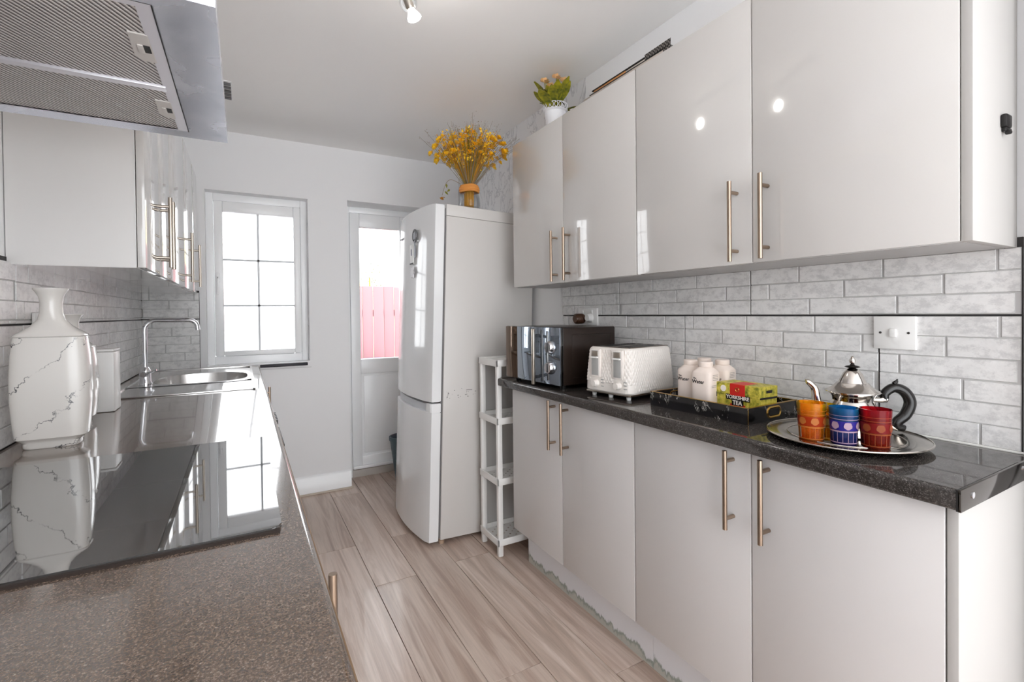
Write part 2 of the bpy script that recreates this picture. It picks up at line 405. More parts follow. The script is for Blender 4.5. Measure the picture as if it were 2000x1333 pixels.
tiles(wl, [(max(a, -.4), min(b, EW), ZG, 1.37) for a, b in ((-.4, .44), (.44, 1.085), (1.085, 1.73), (1.73, 2.375), (2.375, 3.02), (3.02, 3.52))]+[(a, b, ZW, ZG) for a, b in ((-.4, .12), (.12, .765), (.765, 1.41), (1.41, 2.055), (2.055, 2.70), (2.70, 3.345), (3.345, 3.52))], Y_, Z_, X_, Vector((LW+.002, 0, 0)))
put('grout', BX(LW, -.235, EW-.004, EW, ZW-.02, 1.38), grout, we)
tiles(we, [(LW+.01, -.235, ZG, 1.37), (LW+.01, -.235, ZW, ZG)], X_, Z_, -Y_, Vector((0, EW-.002, 0)))
put('black_edge_strip', BX(.09, .376, EW-.02, EW, .884, .903, bev=.003), stripm, we, 'broken black edging strip under the window')
# small wall marks
put('patched_line', BX(.09, .40, EW-.0012, EW, .868, .871), mat('plaster_crack', srgb(200, 198, 198), .7), we)

# ---- window
wy = 3.60
wn = struct('window_1', BX(-.2, -.16, wy, wy+.06, .9, WZ1, bev=.002), upvc)
for a in ((.352, .392, .9, WZ1), (-.16, .352, .9, .962), (-.16, .352, 1.963, WZ1)):
    put('frame', BX(a[0], a[1], wy, wy+.06, a[2], a[3], bev=.004), upvc, wn)
for a in ((-.158, -.108, .964, 1.961), (.306, .350, .964, 1.961), (-.108, .306, .964, .996), (-.108, .306, 1.893, 1.961)):
    put('sash', BX(a[0], a[1], wy-.012, wy+.045, a[2], a[3], bev=.006), upvc, wn)
gb = mat('glazing_bar', srgb(218, 222, 226), .4)
put('glazing_bar', BX(.086, .099, wy+.012, wy+.026, .99, 1.90), gb, wn)
for zz in (1.588, 1.290): put('glazing_bar', BX(-.112, .31, wy+.012, wy+.026, zz-.006, zz+.006), gb, wn)
zs = (.996, 1.284, 1.296, 1.582, 1.594, 1.893)
for i in range(3):
    for x0, x1 in ((-.11, .086), (.099, .308)): put('pane', BX(x0, x1, wy+.017, wy+.021, zs[2*i], zs[2*i+1]), pane, wn)
hd = bmesh.new(); box(hd, -.148, -.128, wy-.026, wy-.012, 1.44, 1.50, bev=.003); box(hd, -.144, -.133, wy-.045, wy-.02, 1.46, 1.475, bev=.002); box(hd, -.144, -.133, wy-.045, wy-.034, 1.36, 1.475, bev=.003)
put('handle', hd, upvc, wn)
put('sill', BX(WX0, WX1, EW+.002, wy, .900, .912, bev=.002), upvc, wn)
for zz in (1.85, 1.62, 1.4, 1.15):
    cyl_b = bmesh.new(); cyl(cyl_b, (WX1-.0025, 3.56, zz), (WX1+.0, 3.56, zz), .005, 8); put('screw_cap', cyl_b, gb, wn)

# ---- garden door
dy = 3.71
dn = struct('door_1', BX(DX0, .697, dy, dy+.06, 0.0, DZ1, bev=.003), upvc)
for a in ((1.145, DX1, 0.0, DZ1), (.697, 1.145, 1.985, DZ1)):
    put('frame', BX(a[0], a[1], dy, dy+.06, a[2], a[3], bev=.003), upvc, dn)
put('threshold', BX(.697, 1.145, dy-.01, dy+.06, 0, .055, bev=.003), mat('threshold_beige', srgb(196, 190, 184), .5), dn)
for a in ((.699, .768, .062, 1.983), (1.078, 1.143, .062, 1.983), (.768, 1.078, 1.880, 1.983), (.768, 1.078, .775, .885), (.768, 1.078, .062, .155)):
    put('stile', BX(a[0], a[1], dy-.008, dy+.045, a[2], a[3], bev=.005), upvc, dn)
pn = bmesh.new(); box(pn, .768, 1.078, dy+.006, dy+.03, .15, .78); box(pn, .788, 1.058, dy+.0, dy+.008, .172, .758, bev=.004)
put('lower_panel', pn, upvc, dn)
put('pane', BX(.766, 1.08, dy+.014, dy+.02, .88, 1.885), pane, dn)
put('weather_bar', BX(.70, 1.142, dy-.03, dy-.008, .064, .088, bev=.007), upvc, dn)

# ---- outside
single('garden_ground', BX(-6, 8, EW+.26, 14, -.25, -.12), mat('patio', srgb(196, 192, 186), .9), 'pale paving outside the garden door', 'ground', (0, 8, -.25))['kind'] = 'structure'
fm = mat('red_stained_timber', srgb(160, 116, 119), .7)
fence = thing('garden_fence', 'red vertical board fence seen through the glass of the garden door', 'fence', (1.6, 6.0, -.12))
for i in range(22):
    x = .62+i*.13
    put('fence_board', BX(x+.003, x+.127, 5.99+.008*(i % 2), 6.01+.008*(i % 2), -.12, 1.565+random.uniform(-.006, .006), bev=.003), fm, fence)
put('rail', BX(.62, 3.48, 6.03, 6.07, 1.2, 1.28), fm, fence); put('rail', BX(.62, 3.48, 6.03, 6.07, .2, .28), fm, fence)
ob = thing('white_window_backdrop', 'added white block outside the kitchen window that makes its panes look blown out', 'building', (-.6, 5.4, -.12))  # white block added outside, only to fill the window view with bright white
ow = mat('backdrop_white', srgb(250, 250, 250), .8)
put('wall', BX(-2.6, .60, 5.4, 7.4, -.12, 2.6), ow, ob); put('backdrop_top', BX(-2.7, .62, 5.3, 7.5, 2.6, 2.7, bev=.01), ow, ob)
hs = thing('neighbour_house', 'pale cream gabled building beyond the red fence', 'building', (3.2, 10, -.12))
cm = mat('cream_wall', srgb(226, 212, 178), .8)
put('wall', BX(1.5, 6.0, 9.6, 12, -.12, 1.95), cm, hs)
bm = bmesh.new(); prism(bm, [(1.5, 1.95), (6.0, 1.95), (3.9, 2.75)], 9.6, 12); bm.transform(basis((0, 0, 0), (1, 0, 0), (0, 0, 1), (0, 1, 0))); put('gable', bm, cm, hs)
tr = thing('garden_shrub', 'thin grey-green shrub above the fence line', 'shrub', (2.05, 9.0, -.12))
lf = bmesh.new(); 
for i in range(220):
    a = random.random()*6.28; rr = random.random()**.5*.22; p = Vector((2.05+rr*cos(a), 9.0+rr*sin(a), 1.2+random.random()*.95)); d = Vector((random.uniform(-1, 1), random.uniform(-1, 1), random.uniform(-.3, 1))).normalized()*.05; s = d.cross(Z_)*.35
    lf.faces.new([lf.verts.new(p), lf.verts.new(p+d*.5+s), lf.verts.new(p+d), lf.verts.new(p+d*.5-s)])
put('foliage', lf, mat('grey_green_leaf', srgb(130, 140, 120), .7), tr, kind='stuff')
tk = bmesh.new(); tube(tk, [(2.05, 9.0, -.12), (2.06, 9.0, 1.2), (2.04, 9.0, 1.9)], [.03, .02, .01], 8); put('stem', tk, amber, tr)
tubm = bmesh.new(); lathe(tubm, [(.20, -.12), (.25, .62), (.265, .66), (.265, .70), (.25, .70), (.19, -.08)], 1.36, 5.6, 28, True, True)
single('water_butt', tubm, mat('pale_blue_plastic', srgb(120, 168, 214), .5), 'pale blue plastic tub in front of the red fence', 'tub', (1.36, 5.6, -.12))

# ============================================================= right run
def bar_handle(name, parent, x_door, x_bar, y, z0, z1, mt=nickel, r=.0062):
    bm = bmesh.new(); cyl(bm, (x_bar, y, z0), (x_bar, y, z1), r, 14)
    ins = (z1-z0)*.135
    for z in (z0+ins, z1-ins): cyl(bm, (x_bar, y, z), (x_door, y, z), r*.85, 12)
    return put('handle', bm, mt, parent)
def cabinet(name, label, cat, group, xb, xf, y0, y1, z0, z1, splits, hy, hz, xbar, carcm, doorm, undm=None, dt=.019, sgn=-1, zd=None, hm=None):
    """xb = wall side, xf = door front plane, sgn direction the doors face"""
    t = thing(name, label, cat, ((xb+xf)/2, (y0+y1)/2, z0), 0, group)
    xd = xf-sgn*dt
    xs = sorted((xb, xd-sgn*.002))
    put('carcass', BX(xs[0], xs[1], y0+.001, y1-.001, z0, z1, bev=.0008, seg=1), carcm, t)
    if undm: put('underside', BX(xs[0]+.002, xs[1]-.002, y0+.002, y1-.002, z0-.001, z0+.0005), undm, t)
    ys = [y0]+splits+[y1]; zd = zd or (z0, z1)
    for i, (a, b) in enumerate(zip(ys, ys[1:])):
        d = put('door', BX(*sorted((xd, xf)), a+.0018, b-.0018, zd[0], zd[1], bev=.0015), doorm, t)
        if hy[i] is not None: bar_handle('handle', d, xf, xbar, hy[i], *hz, mt=hm or nickel)
    return t
# wall cabinets (doors at x=1.245)
UZ0, UZ1 = 1.356, 2.097
G = 'white gloss wall cabinets on the right wall'
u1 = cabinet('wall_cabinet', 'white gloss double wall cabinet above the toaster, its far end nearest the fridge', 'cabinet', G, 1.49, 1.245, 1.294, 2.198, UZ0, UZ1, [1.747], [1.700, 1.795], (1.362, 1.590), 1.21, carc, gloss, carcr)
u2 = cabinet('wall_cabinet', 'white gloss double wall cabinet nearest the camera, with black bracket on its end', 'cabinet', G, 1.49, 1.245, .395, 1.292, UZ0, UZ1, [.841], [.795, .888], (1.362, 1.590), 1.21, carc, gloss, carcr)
# the far pair order: door nearest fridge has its handle beside the seam as well
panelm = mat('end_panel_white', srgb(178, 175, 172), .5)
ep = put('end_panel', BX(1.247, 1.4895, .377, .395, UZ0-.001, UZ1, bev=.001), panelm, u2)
bk = bmesh.new(); box(bk, 1.388, 1.420, .366, .377, 1.600, 1.628, bev=.004); box(bk, 1.394, 1.428, .369, .377, 1.592, 1.602, bev=.002); box(bk, 1.396, 1.404, .362, .372, 1.585, 1.592, bev=.002)
put('bracket', bk, blackp, u2, 'small broken black plastic bracket')
# base cabinets
G = 'white base cabinets under the dark worktop'
b1 = cabinet('base_cabinet', 'white double base cabinet beside the white storage rack, below the toaster', 'cabinet', G, 1.485, 1.125, 1.188, 2.012, .185, .858, [1.602], [1.560, 1.650], (.655, .860), 1.090, carc, basew, zd=(.186, .855))
b2 = cabinet('base_cabinet', 'white double base cabinet nearest the camera, below the silver tray', 'cabinet', G, 1.485, 1.125, .378, 1.186, .185, .858, [.767], [.720, .818], (.650, .857), 1.090, carc, basew, zd=(.186, .855))
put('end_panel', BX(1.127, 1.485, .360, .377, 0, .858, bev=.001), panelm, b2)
for nm_, y0, y1, par in (('plinth', 1.187, 2.008, b1), ('plinth', .378, 1.186, b2)):
    put(nm_, BX(1.205, 1.221, y0, y1, 0, .184), dirty, par)
for par in (b1, b2):
    for y in ((1.25, 1.95) if par is b1 else (.45, 1.12)):
        lg = bmesh.new(); lathe(lg, [(.02, 0), (.02, .02), (.014, .03), (.014, .185)], 1.40, y, 14); put('leg', lg, blackp, par)
# worktop
wt = thing('worktop', 'dark speckled granite-effect worktop on the right, with chrome end strip', 'worktop', (1.3, 1.2, .86))
pr_ = []
for k in range(7): a = pi/2*k/6; pr_.append((1.096+.010-.010*sin(a), .900-.010+.010*cos(a)))
for k in range(5): a = pi/2*k/4; pr_.append((1.096+.006-.006*cos(a), .862+.006-.006*sin(a)))
pr_ += [(1.488, .862), (1.488, .900)]
bm = bmesh.new(); prism(bm, pr_, .352, 2.105); bm.transform(basis((0, 0, 0), (1, 0, 0), (0, 0, 1), (0, 1, 0))); put('slab', bm, gran, wt)
endm = mat('end_strip_chrome', srgb(96, 92, 88), .08, 1)
es = put('end_strip', BX(1.096, 1.478, .347, .352, .861, .901, bev=.001), endm, wt, 'reflective metal strip screwed on the worktop end')
for x in (1.145, 1.433):
    bm = bmesh.new(); cyl(bm, (x, .345, .884), (x, .348, .884), .006, 12); put('screw', bm, chrome, es)
put('front_joint', BX(1.0955, 1.4, .3515, .354, .862, .9002), dark, wt, 'dark joint line')
put('sealant_bead', BX(1.484, 1.4905, .36, 2.10, .8995, .9045, bev=.002), seal, wt, 'white sealant along the wall')

# ============================================================= left run
# worktop with cut-outs left simple: hob lies on it, sink is let in behind y=2.40
SY0, SY1, SX0, SX1 = 2.385, 3.47, -.475, .042
lt = thing('worktop', 'grey-brown granite-effect worktop on the left, holding hob and sink', 'worktop', (-.2, 1.5, .86))
def slabprof(x0, x1, zt, zb, r=.01):
    P = [(x0, zb), (x0, zt)]
    for k in range(6): a = pi/2*k/5; P.append((x1-r+r*sin(a), zt-r+r*cos(a)))
    for k in range(4): a = pi/2*k/3; P.append((x1-.005+.005*cos(a), zb+.005-.005*sin(a)))
    return P
bm = bmesh.new()
for (x0, x1, y0, y1) in ((LW+.011, .084, -.35, SY0), ):
    bb_ = bmesh.new(); prism(bb_, slabprof(x0, x1, .90, .862), y0, y1); bb_.transform(basis((0, 0, 0), (1, 0, 0), (0, 0, 1), (0, 1, 0)))
    me = bpy.data.meshes.new('t'); bb_.to_mesh(me); bm.from_mesh(me); bb_.free()
bb_ = bmesh.new(); prism(bb_, slabprof(SX1, .084, .90, .862), SY0, EW); bb_.transform(basis((0, 0, 0), (1, 0, 0), (0, 0, 1), (0, 1, 0)))
me = bpy.data.meshes.new('t'); bb_.to_mesh(me); bm.from_mesh(me); bb_.free()
box(bm, LW+.011, SX0, SY0, EW, .862, .90); box(bm, SX0, SX1, SY1, EW, .862, .90)
put('slab', bm, granl, lt)
put('front_edge', BX(.0825, .0852, -.35, EW-.01, .866, .893, bev=.001), gedge, lt, 'brown worn laminate edge')

# hob
hb = thing('induction_hob', 'black glass hob let into the left worktop', 'hob', (-.2, 1.1, .90))
bm = bmesh.new(); prism(bm, rrect(-.47, .046, .795, 1.41, .014), .9005, .9062, bev=.0015); put('glass', bm, hobm, hb)
put('seal', BX(-.47, .043, .788, .796, .9, .904), mat('hob_seal', srgb(40, 29, 23), .7), hb, 'dark brown grimy seal along front')

# sink
sk = thing('sink', 'stainless steel sink with drainer let into the worktop below the window', 'sink', (-.2, 2.9, .90))
bm = bmesh.new()
outer = rrect(SX0, SX1, SY0, SY1, .03, 6)
rim_h = .906
# rim + deck with bowl hole: bridge outer loop to bowl loop
bcx, bcy, bax, bay = -.19, 3.00, .205, .235
bowl = lambda s, z: [(bcx+bax*s*math.copysign(abs(cos(a))**.7, cos(a)), bcy+bay*s*math.copysign(abs(sin(a))**.7, sin(a)), z) for a in [2*pi*k/28+pi/28 for k in range(28)]]
oz = [(x, y, .9005) for x, y in outer]
# resample outer to 28 by angle around bowl centre
def ray_rect(a, x0, x1, y0, y1):
    dx, dy_ = cos(a), sin(a); t = min(((x1-bcx)/dx if dx > 0 else (x0-bcx)/dx) if abs(dx) > 1e-6 else 9, ((y1-bcy)/dy_ if dy_ > 0 else (y0-bcy)/dy_) if abs(dy_) > 1e-6 else 9)
    return (bcx+dx*t, bcy+dy_*t)
angs = []
dk0 = 2.72                                      # deck around the bowl starts here, drainer before
for k in range(28): angs.append(2*pi*k/28+pi/28)
R1 = [(*ray_rect(a, SX0+.012, SX1-.012, dk0, SY1-.012), .9025) for a in angs]
loft(bm, [R1, bowl(1.06, .9025), bowl(1.0, .8985), bowl(.96, .83), bowl(.88, .745), bowl(.5, .735), bowl(.08, .733)], False, True)
put('bowl', bm, sinkm, sk)
bm = bmesh.new()                                # raised rim
for (a, b, c, d) in ((SX0, SX1, SY0, SY0+.012), (SX0, SX1, SY1-.012, SY1), (SX0, SX0+.012, SY0, SY1), (SX1-.012, SX1, SY0, SY1)):
    box(bm, a, b, c, d, .8995, .9065, bev=.002)
put('rim', bm, sinkm, sk)
dr = bmesh.new(); nx = 64; ny = 16
grid = [[None]*(ny+1) for _ in range(nx+1)]
for i in range(nx+1):
    x = SX0+.010+(SX1-SX0-.020)*i/nx
    for j in range(ny+1):
        y = SY0+.010+(dk0+.002-SY0-.010)*j/ny
        h = .9005
        if .08 < (y-SY0) < .30 and x > SX0+.09: h += .0035*max(0, sin((x-SX0)*2*pi/.062))**2*min(1, (y-SY0-.08)/.04)*min(1, (SY0+.30-y)/.03)
        grid[i][j] = dr.verts.new((x, y, h))
for i in range(nx):
    for j in range(ny): dr.faces.new((grid[i][j], grid[i+1][j], grid[i+1][j+1], grid[i][j+1]))
put('drainer', dr, sinkm, sk)
bm = bmesh.new(); cyl(bm, (-.19, 3.0, .7335), (-.19, 3.0, .7365), .035, 20); put('waste', bm, chrome, sk)

# tap
tp = thing('mixer_tap', 'tall chrome mixer tap with square-bent spout over the sink', 'tap', (-.41, 2.83, .9025))
bm = bmesh.new(); lathe(bm, [(.027, .9027), (.027, .912), (.023, .918), (.023, .965), (.019, .975), (.013, .985)], -.41, 2.83, 24); put('body', bm, chrome, tp)
P = [(-.41, 2.83, .975), (-.41, 2.83, 1.16)]
for k in range(1, 8): a = pi/2*k/7; P.append((-.41+.045*(1-cos(a)), 2.83, 1.16+.045*sin(a)))
P.append((-.235, 2.83, 1.205))
for k in range(1, 8): a = pi/2*k/7; P.append((-.235+.035*sin(a), 2.83, 1.205-.035*(1-cos(a))))
P.append((-.198, 2.83, 1.155))
bm = bmesh.new(); tube(bm, P, .0105, 16); put('spout', bm, chrome, tp)
bm = bmesh.new(); tube(bm, [(-.41, 2.812, .95), (-.41, 2.785, .953)], .013, 16); tube(bm, [(-.405, 2.79, .955), (-.36, 2.782, .972)], [.006, .004], 10); put('lever', bm, chrome, tp)

# left base cabinets and machine (fronts at x=.065)
G = 'white base units under the left worktop'
cabinet('base_cabinet', 'white base cabinet under the foreground of the left worktop, bar handle sticking out', 'cabinet', G, LW+.012, .065, -.30, .78, .15, .860, [.25], [None, .735], (.62, .845), .108, carc, basew, sgn=1, zd=(.152, .856))
cabinet('base_cabinet', 'white base cabinet under the sink, with a bar handle near the window wall', 'cabinet', G, LW+.012, .065, 2.12, 3.50, .15, .732, [2.80], [None, 2.84], (.62, .845), .115, carc, basew, sgn=1, zd=(.152, .856))
ov = thing('oven', 'built-under oven below the hob, with dark door', 'oven', (-.2, 1.1, .02))
put('body', BX(LW+.012, .045, .79, 1.41, .10, .858), carc, ov); put('door', BX(.045, .066, .795, 1.405, .16, .74, bev=.003), blackg, ov)
put('control_panel', BX(.045, .068, .795, 1.405, .745, .856, bev=.002), blackg, ov)
for y in (.9, 1.1, 1.3): bm = bmesh.new(); cyl(bm, (.066, y, .80), (.080, y, .80), .017, 18); put('knob', bm, chrome, ov)
wm = thing('washing_machine', 'white washing machine under the worktop, dark controls along its top edge', 'appliance', (-.2, 1.78, .0))
put('body', BX(LW+.012, .070, 1.44, 2.10, .012, .858, bev=.006), plast, wm)
put('control_panel', BX(.070, .096, 1.445, 2.095, .74, .858, bev=.006), plast, wm)
for k in range(6): put('button', BX(.092, .0995, 1.84+.028*k, 1.855+.028*k, .845, .8615, bev=.001), blackp, wm)
put('door_handle', BX(.090, .0965, 1.49, 1.73, .848, .860, bev=.002), blackp, wm)
bm = bmesh.new(); tube(bm, [(.075+.0*cos(a), 1.77+.17*cos(a), .42+.17*sin(a)) for a in [2*pi*k/32 for k in range(33)]], .014, 8, False); put('porthole_ring', bm, chrome, wm)

# left wall cabinets
LZ0, LZ1 = 1.3625, 2.080
G = 'white gloss wall cabinets on the left wall'
cabinet('wall_cabinet', 'white gloss wall cabinet just beyond the extractor hood, plain side towards the camera', 'cabinet', G, LW+.002, -.24, 1.70, 2.235, LZ0, LZ1, [1.967], [1.930, 2.003], (1.385, 1.615), -.205, carc, gloss, carcu, sgn=1, hm=steel)
cabinet('wall_cabinet', 'white gloss wall cabinet in the middle of the left run, above the tap', 'cabinet', G, LW+.002, -.24, 2.237, 2.745, LZ0, LZ1, [], [2.700], (1.385, 1.615), -.205, carc, gloss, carcu, sgn=1, hm=steel)
cabinet('wall_cabinet', 'white gloss wall cabinet in the window corner, above the sink bowl', 'cabinet', G, LW+.002, -.24, 2.747, 3.515, LZ0, LZ1, [3.20], [3.150, None], (1.385, 1.615), -.205, carc, gloss, carcu, sgn=1, hm=steel)
cabinet('wall_cabinet', 'white gloss wall cabinet at the very left edge of the photo, nearer than the hood', 'cabinet', G, LW+.002, -.24, .17, .757, 1.372, LZ1, [], [None], (1.385, 1.615), -.205, carc, gloss, carcu, sgn=1, hm=steel)
# filler strip visible on the near side panel of the first far cabinet
put('filler_strip', BX(-.262, -.2615, 1.6985, 1.7005, LZ0, LZ1), upvc, [o for o in C.objects if o.name.startswith('wall_cabinet') and 'just beyond' in o.get('label', '')][0])

# hood
hz = 1.6575
hd = thing('extractor_hood', 'stainless steel extractor hood with two mesh grease filters above the hob', 'extractor hood', (-.28, 1.1, hz))
HX0, HX1, HY0, HY1 = -.517, -.028, .795, 1.402
IX0, IX1, IY0, IY1 = -.50, -.107, .842, 1.375
def quad_ring(bm, o, i, zo, zi):
    A = [bm.verts.new((x, y, zo)) for x, y in ((o[0], o[2]), (o[1], o[2]), (o[1], o[3]), (o[0], o[3]))]
    Bq = [bm.verts.new((x, y, zi)) for x, y in ((i[0], i[2]), (i[1], i[2]), (i[1], i[3]), (i[0], i[3]))]
    for k in range(4): bm.faces.new((A[k], A[(k+1) % 4], Bq[(k+1) % 4], Bq[k]))
    return A, Bq
bm = bmesh.new(); A, Bq = quad_ring(bm, (HX0, HX1, HY0, HY1), (IX0, IX1, IY0, IY1), hz, hz+.006)
top = [bm.verts.new((v_.co.x, v_.co.y, hz+.035)) for v_ in A]
for k in range(4): bm.faces.new((A[k], A[(k+1) % 4], top[(k+1) % 4], top[k]))
bm.faces.new(top); put('rim', bm, hoods, hd)
bm = bmesh.new(); prism(bm, [(HX0+.002, HY0+.004), (-.10, HY0+.004), (-.10, HY1-.004), (HX0+.002, HY1-.004)], hz+.0352, hz+.20); put('canopy', bm, mat('hood_side_beige', srgb(206, 200, 190), .4), hd)
bm = bmesh.new(); box(bm, -.50, -.24, .96, 1.24, hz+.201, CZ-.002); put('chimney', bm, hoodf, hd)
fr = bmesh.new(); A, Bq = quad_ring(fr, (IX0, IX1, IY0, IY1), (IX0+.012, IX1-.020, IY0+.010, IY1-.010), hz+.0055, hz+.004)
put('filter_frame', fr, hoodf, hd); put('frame_bar', BX(IX0, IX1-.016, 1.122, 1.142, hz+.001, hz+.010, bev=.001), hoodf, hd)
put('seam', BX(IX1-.001, IX1+.0006, IY0, IY1, hz+.0044, hz+.0056), dark, hd)
for y0, y1, lw in ((IY0+.010, 1.122, (.932, 1.026)), (1.142, IY1-.010, (1.20, 1.294))):
    f_ = put('grease_filter', BX(IX0+.012, IX1-.020, y0, y1, hz+.006, hz+.014), mesh_m, hd)
    bm = bmesh.new(); prism(bm, [(-.150, lw[0]), (-.124, lw[0]), (-.124, lw[1]), (-.142, lw[1]), (-.152, lw[1]-.02)], hz+.0035, hz+.0062, bev=.0006)
    l_ = put('latch_plate', bm, latchm, f_)
    yc = (lw[0]+lw[1])/2
    bm = bmesh.new(); box(bm, -.139, -.126, yc-.012, yc+.012, hz+.0028, hz+.0036); put('latch_recess', bm, dark, f_)
    put('latch_catch', BX(-.143, -.135, yc-.014, yc+.013, hz+.0012, hz+.0034, bev=.0008), latchm, f_)

# near things on left worktop ---------------------------------------
def sup(hw, hd_, z, n=36, e=.42):
    return [(hw*math.copysign(abs(cos(a))**e, cos(a)), hd_*math.copysign(abs(sin(a))**e, sin(a)), z) for a in [2*pi*k/n for k in range(n)]]
def vase(label, loc, s, sw):
    t = thing('marble_vase', label, 'vase', loc, 0, 'pillow-shaped marble-effect vases')
    bm = bmesh.new()
    R_ = [(.052, .030, 0), (.055, .032, .004), (.055, .032, .014), (.060, .036, .020), (.068, .042, .026), (.071, .045, .06), (.0745, .048, .12), (.0745, .048, .18), (.072, .046, .23), (.068, .042, .270), (.067, .0415, .2745)]
    loft(bm, [sup(a*sw, b, z*s) for a, b, z in R_], True, True); put('body', bm, vasem, t, local=True)
    bm = bmesh.new()
    S = [(.0665, .0405, .275, .42), (.069, .042, .277, .42), (.067, .041, .281, .45), (.056, .036, .289, .6), (.040, .029, .302, .8), (.027, .024, .318, 1), (.0225, .0225, .335, 1), (.0215, .0215, .36, 1), (.0235, .0235, .374, 1), (.029, .029, .387, 1), (.034, .034, .394, 1), (.034, .034, .397, 1), (.030, .030, .396, 1), (.02, .02, .38, 1), (.016, .016, .34, 1)]
    loft(bm, [sup(a*(sw if a > .03 and z < .3 else 1), b, z*s, e=e) for a, b, z, e in S], True, True); put('neck', bm, vasep, t, local=True)
    return t
vase('tall white marble-effect vase in front, standing beside the hob', (-.423, 1.625, .9003), 1.0, 1.0)
vase('shorter white marble-effect vase almost hidden behind the tall one', (-.462, 1.93, .9003), .84, .84)
pc = thing('canister', 'plain white upright canister behind the vases, nearest the sink', 'canister', (-.435, 2.135, .9003))
put('body', BX(-.048, .048, -.048, .048, 0, .205, bev=.006), plast, pc, local=True); put('lid', BX(-.049, .049, -.049, .049, .2055, .214, bev=.003), plast, pc, local=True)

def socket_plate(t, cx, w_, z0, z1, sgn, xw, two=True):
    put('plate', BX(*sorted((xw, xw+sgn*.009)), cx-w_/2, cx+w_/2, z0, z1, bev=.003), plast, t)
ls = thing('wall_socket', 'white double wall socket on the left tiles behind the tall vase', 'socket', (LW+.012, 1.90, 1.19))
socket_plate(ls, 1.90, .145, 1.153, 1.238, 1, LW+.012)
for y in (1.862, 1.938):
    put('rocker', BX(LW+.021, LW+.025, y-.006, y+.006, 1.215, 1.230, bev=.001), plast, ls)
    for dz, dy2 in ((0, 0), (-.018, -.011), (-.018, .011)): put('pin_hole', BX(LW+.0205, LW+.0215, y+dy2-.002, y+dy2+.002, 1.192+dz, 1.199+dz), dark, ls)

# ============================================================= fridge
fr = thing('fridge_freezer', 'tall white fridge freezer with bowed doors, leaning slightly back', 'fridge', (.818, 2.380, 0), 0, None, .034)
frm = mat('fridge_side_white', srgb(210, 207, 204), .35); frd = mat('fridge_door_white', srgb(234, 235, 236), .16, coat=.6)
FW = .62
put('cabinet_body', BX(.068, .610, 0, FW, .030, 1.7455, bev=.004), frm, fr, local=True)
put('top_panel', BX(.066, .612, -.002, FW+.002, 1.746, 1.807, bev=.004), frm, fr, local=True)
put('door_gasket', BX(.0555, .068, .010, FW-.01, .04, 1.785), mat('gasket_grey', srgb(110, 108, 108), .7), fr, local=True)
def bow(y0=0, y1=FW, off=0):
    P = [(.056, y0), (.056, y1)]
    n = 16
    for k in range(n+1):
        y = y1+(y0-y1)*k/n; s = (y/FW)
        x = off-.034*(1-(2*s-1)**2)
        ed = min(y-0, FW-y)
        if ed < .008: x += .006*(1-ed/.008)
        P.append((x, y))
    return P
bm = bmesh.new(); prism(bm, bow(), .760, 1.802, bev=.004); du = put('upper_door', bm, frd, fr, local=True)
bm = bmesh.new(); prism(bm, bow(), .026, .705, bev=.003); dl = put('lower_door', bm, frd, fr, local=True)
bm = bmesh.new(); prism(bm, bow(0, .045), .7052, .752, bev=.002); put('door_lip', bm, frd, dl, local=True)
bm = bmesh.new(); prism(bm, bow(.045, FW, .018), .7052, .742, bev=.001); put('grip_recess', bm, mat('grip_grey', srgb(206, 208, 212), .3), dl, local=True)
for y in (.03, FW-.03):
    bm = bmesh.new(); lathe(bm, [(.016, .0032), (.016, .02), (.014, .022), (.014, .032)], .085, y, 14); put('foot', bm, mat('foot_beige', srgb(176, 150, 128), .5) if 'foot_beige' not in MATS else MATS['foot_beige'], fr, local=True)
    bm = bmesh.new(); lathe(bm, [(.018, .0205), (.018, .028), (.012, .032)], .58, y, 14); put('foot', bm, MATS['foot_beige'], fr, local=True)
sp = bmesh.new()
for k in range(26):
    x = .085+random.random()**1.5*.17; z = .79+random.gauss(0, .012)-(x-.08)*.0; s = random.uniform(.0012, .004)
    box(sp, x, x+s*1.8, -.0006, .001, z, z+s)
box(sp, .20, .235, -.0006, .001, .815, .818)
put('scratches', sp, mat('scratch_grey', srgb(110, 108, 108), .7), fr, 'small grey scuffs on the side', local=True, kind='stuff')
# badge + magnets on the door (door surface x at y)
def dx(y): return -.034*(1-(2*y/FW-1)**2)
put('badge', BX(dx(.47)-.003, dx(.47)+.004, .42, .52, 1.672, 1.682, bev=.001), mat('badge_grey', srgb(140, 140, 144), .4), du, 'small grey maker badge', local=True)
def on_door(y, z): return FR[fr.name] @ Vector((dx(y)-.006, y, z))
p = on_door(.20, 1.655)
mg = bmesh.new(); tube(mg, [Vector((0, .030*cos(a), .030*sin(a)*1.1)) for a in [2*pi*k/24 for k in range(25)]], .005, 8, False); tube(mg, [(0, .018*cos(a), .02*sin(a)) for a in [2*pi*k/20 for k in range(21)]], .003, 6, False)
box(mg, -.003, .003, -.006, .003, -.12, -.028, bev=.001); box(mg, -.002, .002, -.02, .02, -.02, .02)
mg.transform(Matrix.Translation(p-Vector((.005, 0, 0)))); single('fridge_magnet', mg, mat('pewter', srgb(128, 128, 132), .4, .8), 'grey round-headed bottle-opener magnet at the top of the fridge door', 'magnet', p)
p = on_door(.235, 1.555)
mt_ = thing('picture_magnet', 'small white and blue picture magnet with a dark edge, between the other two', 'magnet', p)
bm = BX(-.006, -.002, -.028, .035, -.055, .055, bev=.001); put('card', bm, plast, mt_, local=True)
put('dark_edge', BX(-.0075, -.006, -.028, .035, -.055, -.047), blackp, mt_, local=True)
put('blue_print', BX(-.0072, -.006, .002, .012, -.005, .03), mat('navy_ink', srgb(50, 60, 110), .5), mt_, local=True)
p = on_door(.225, 1.455)
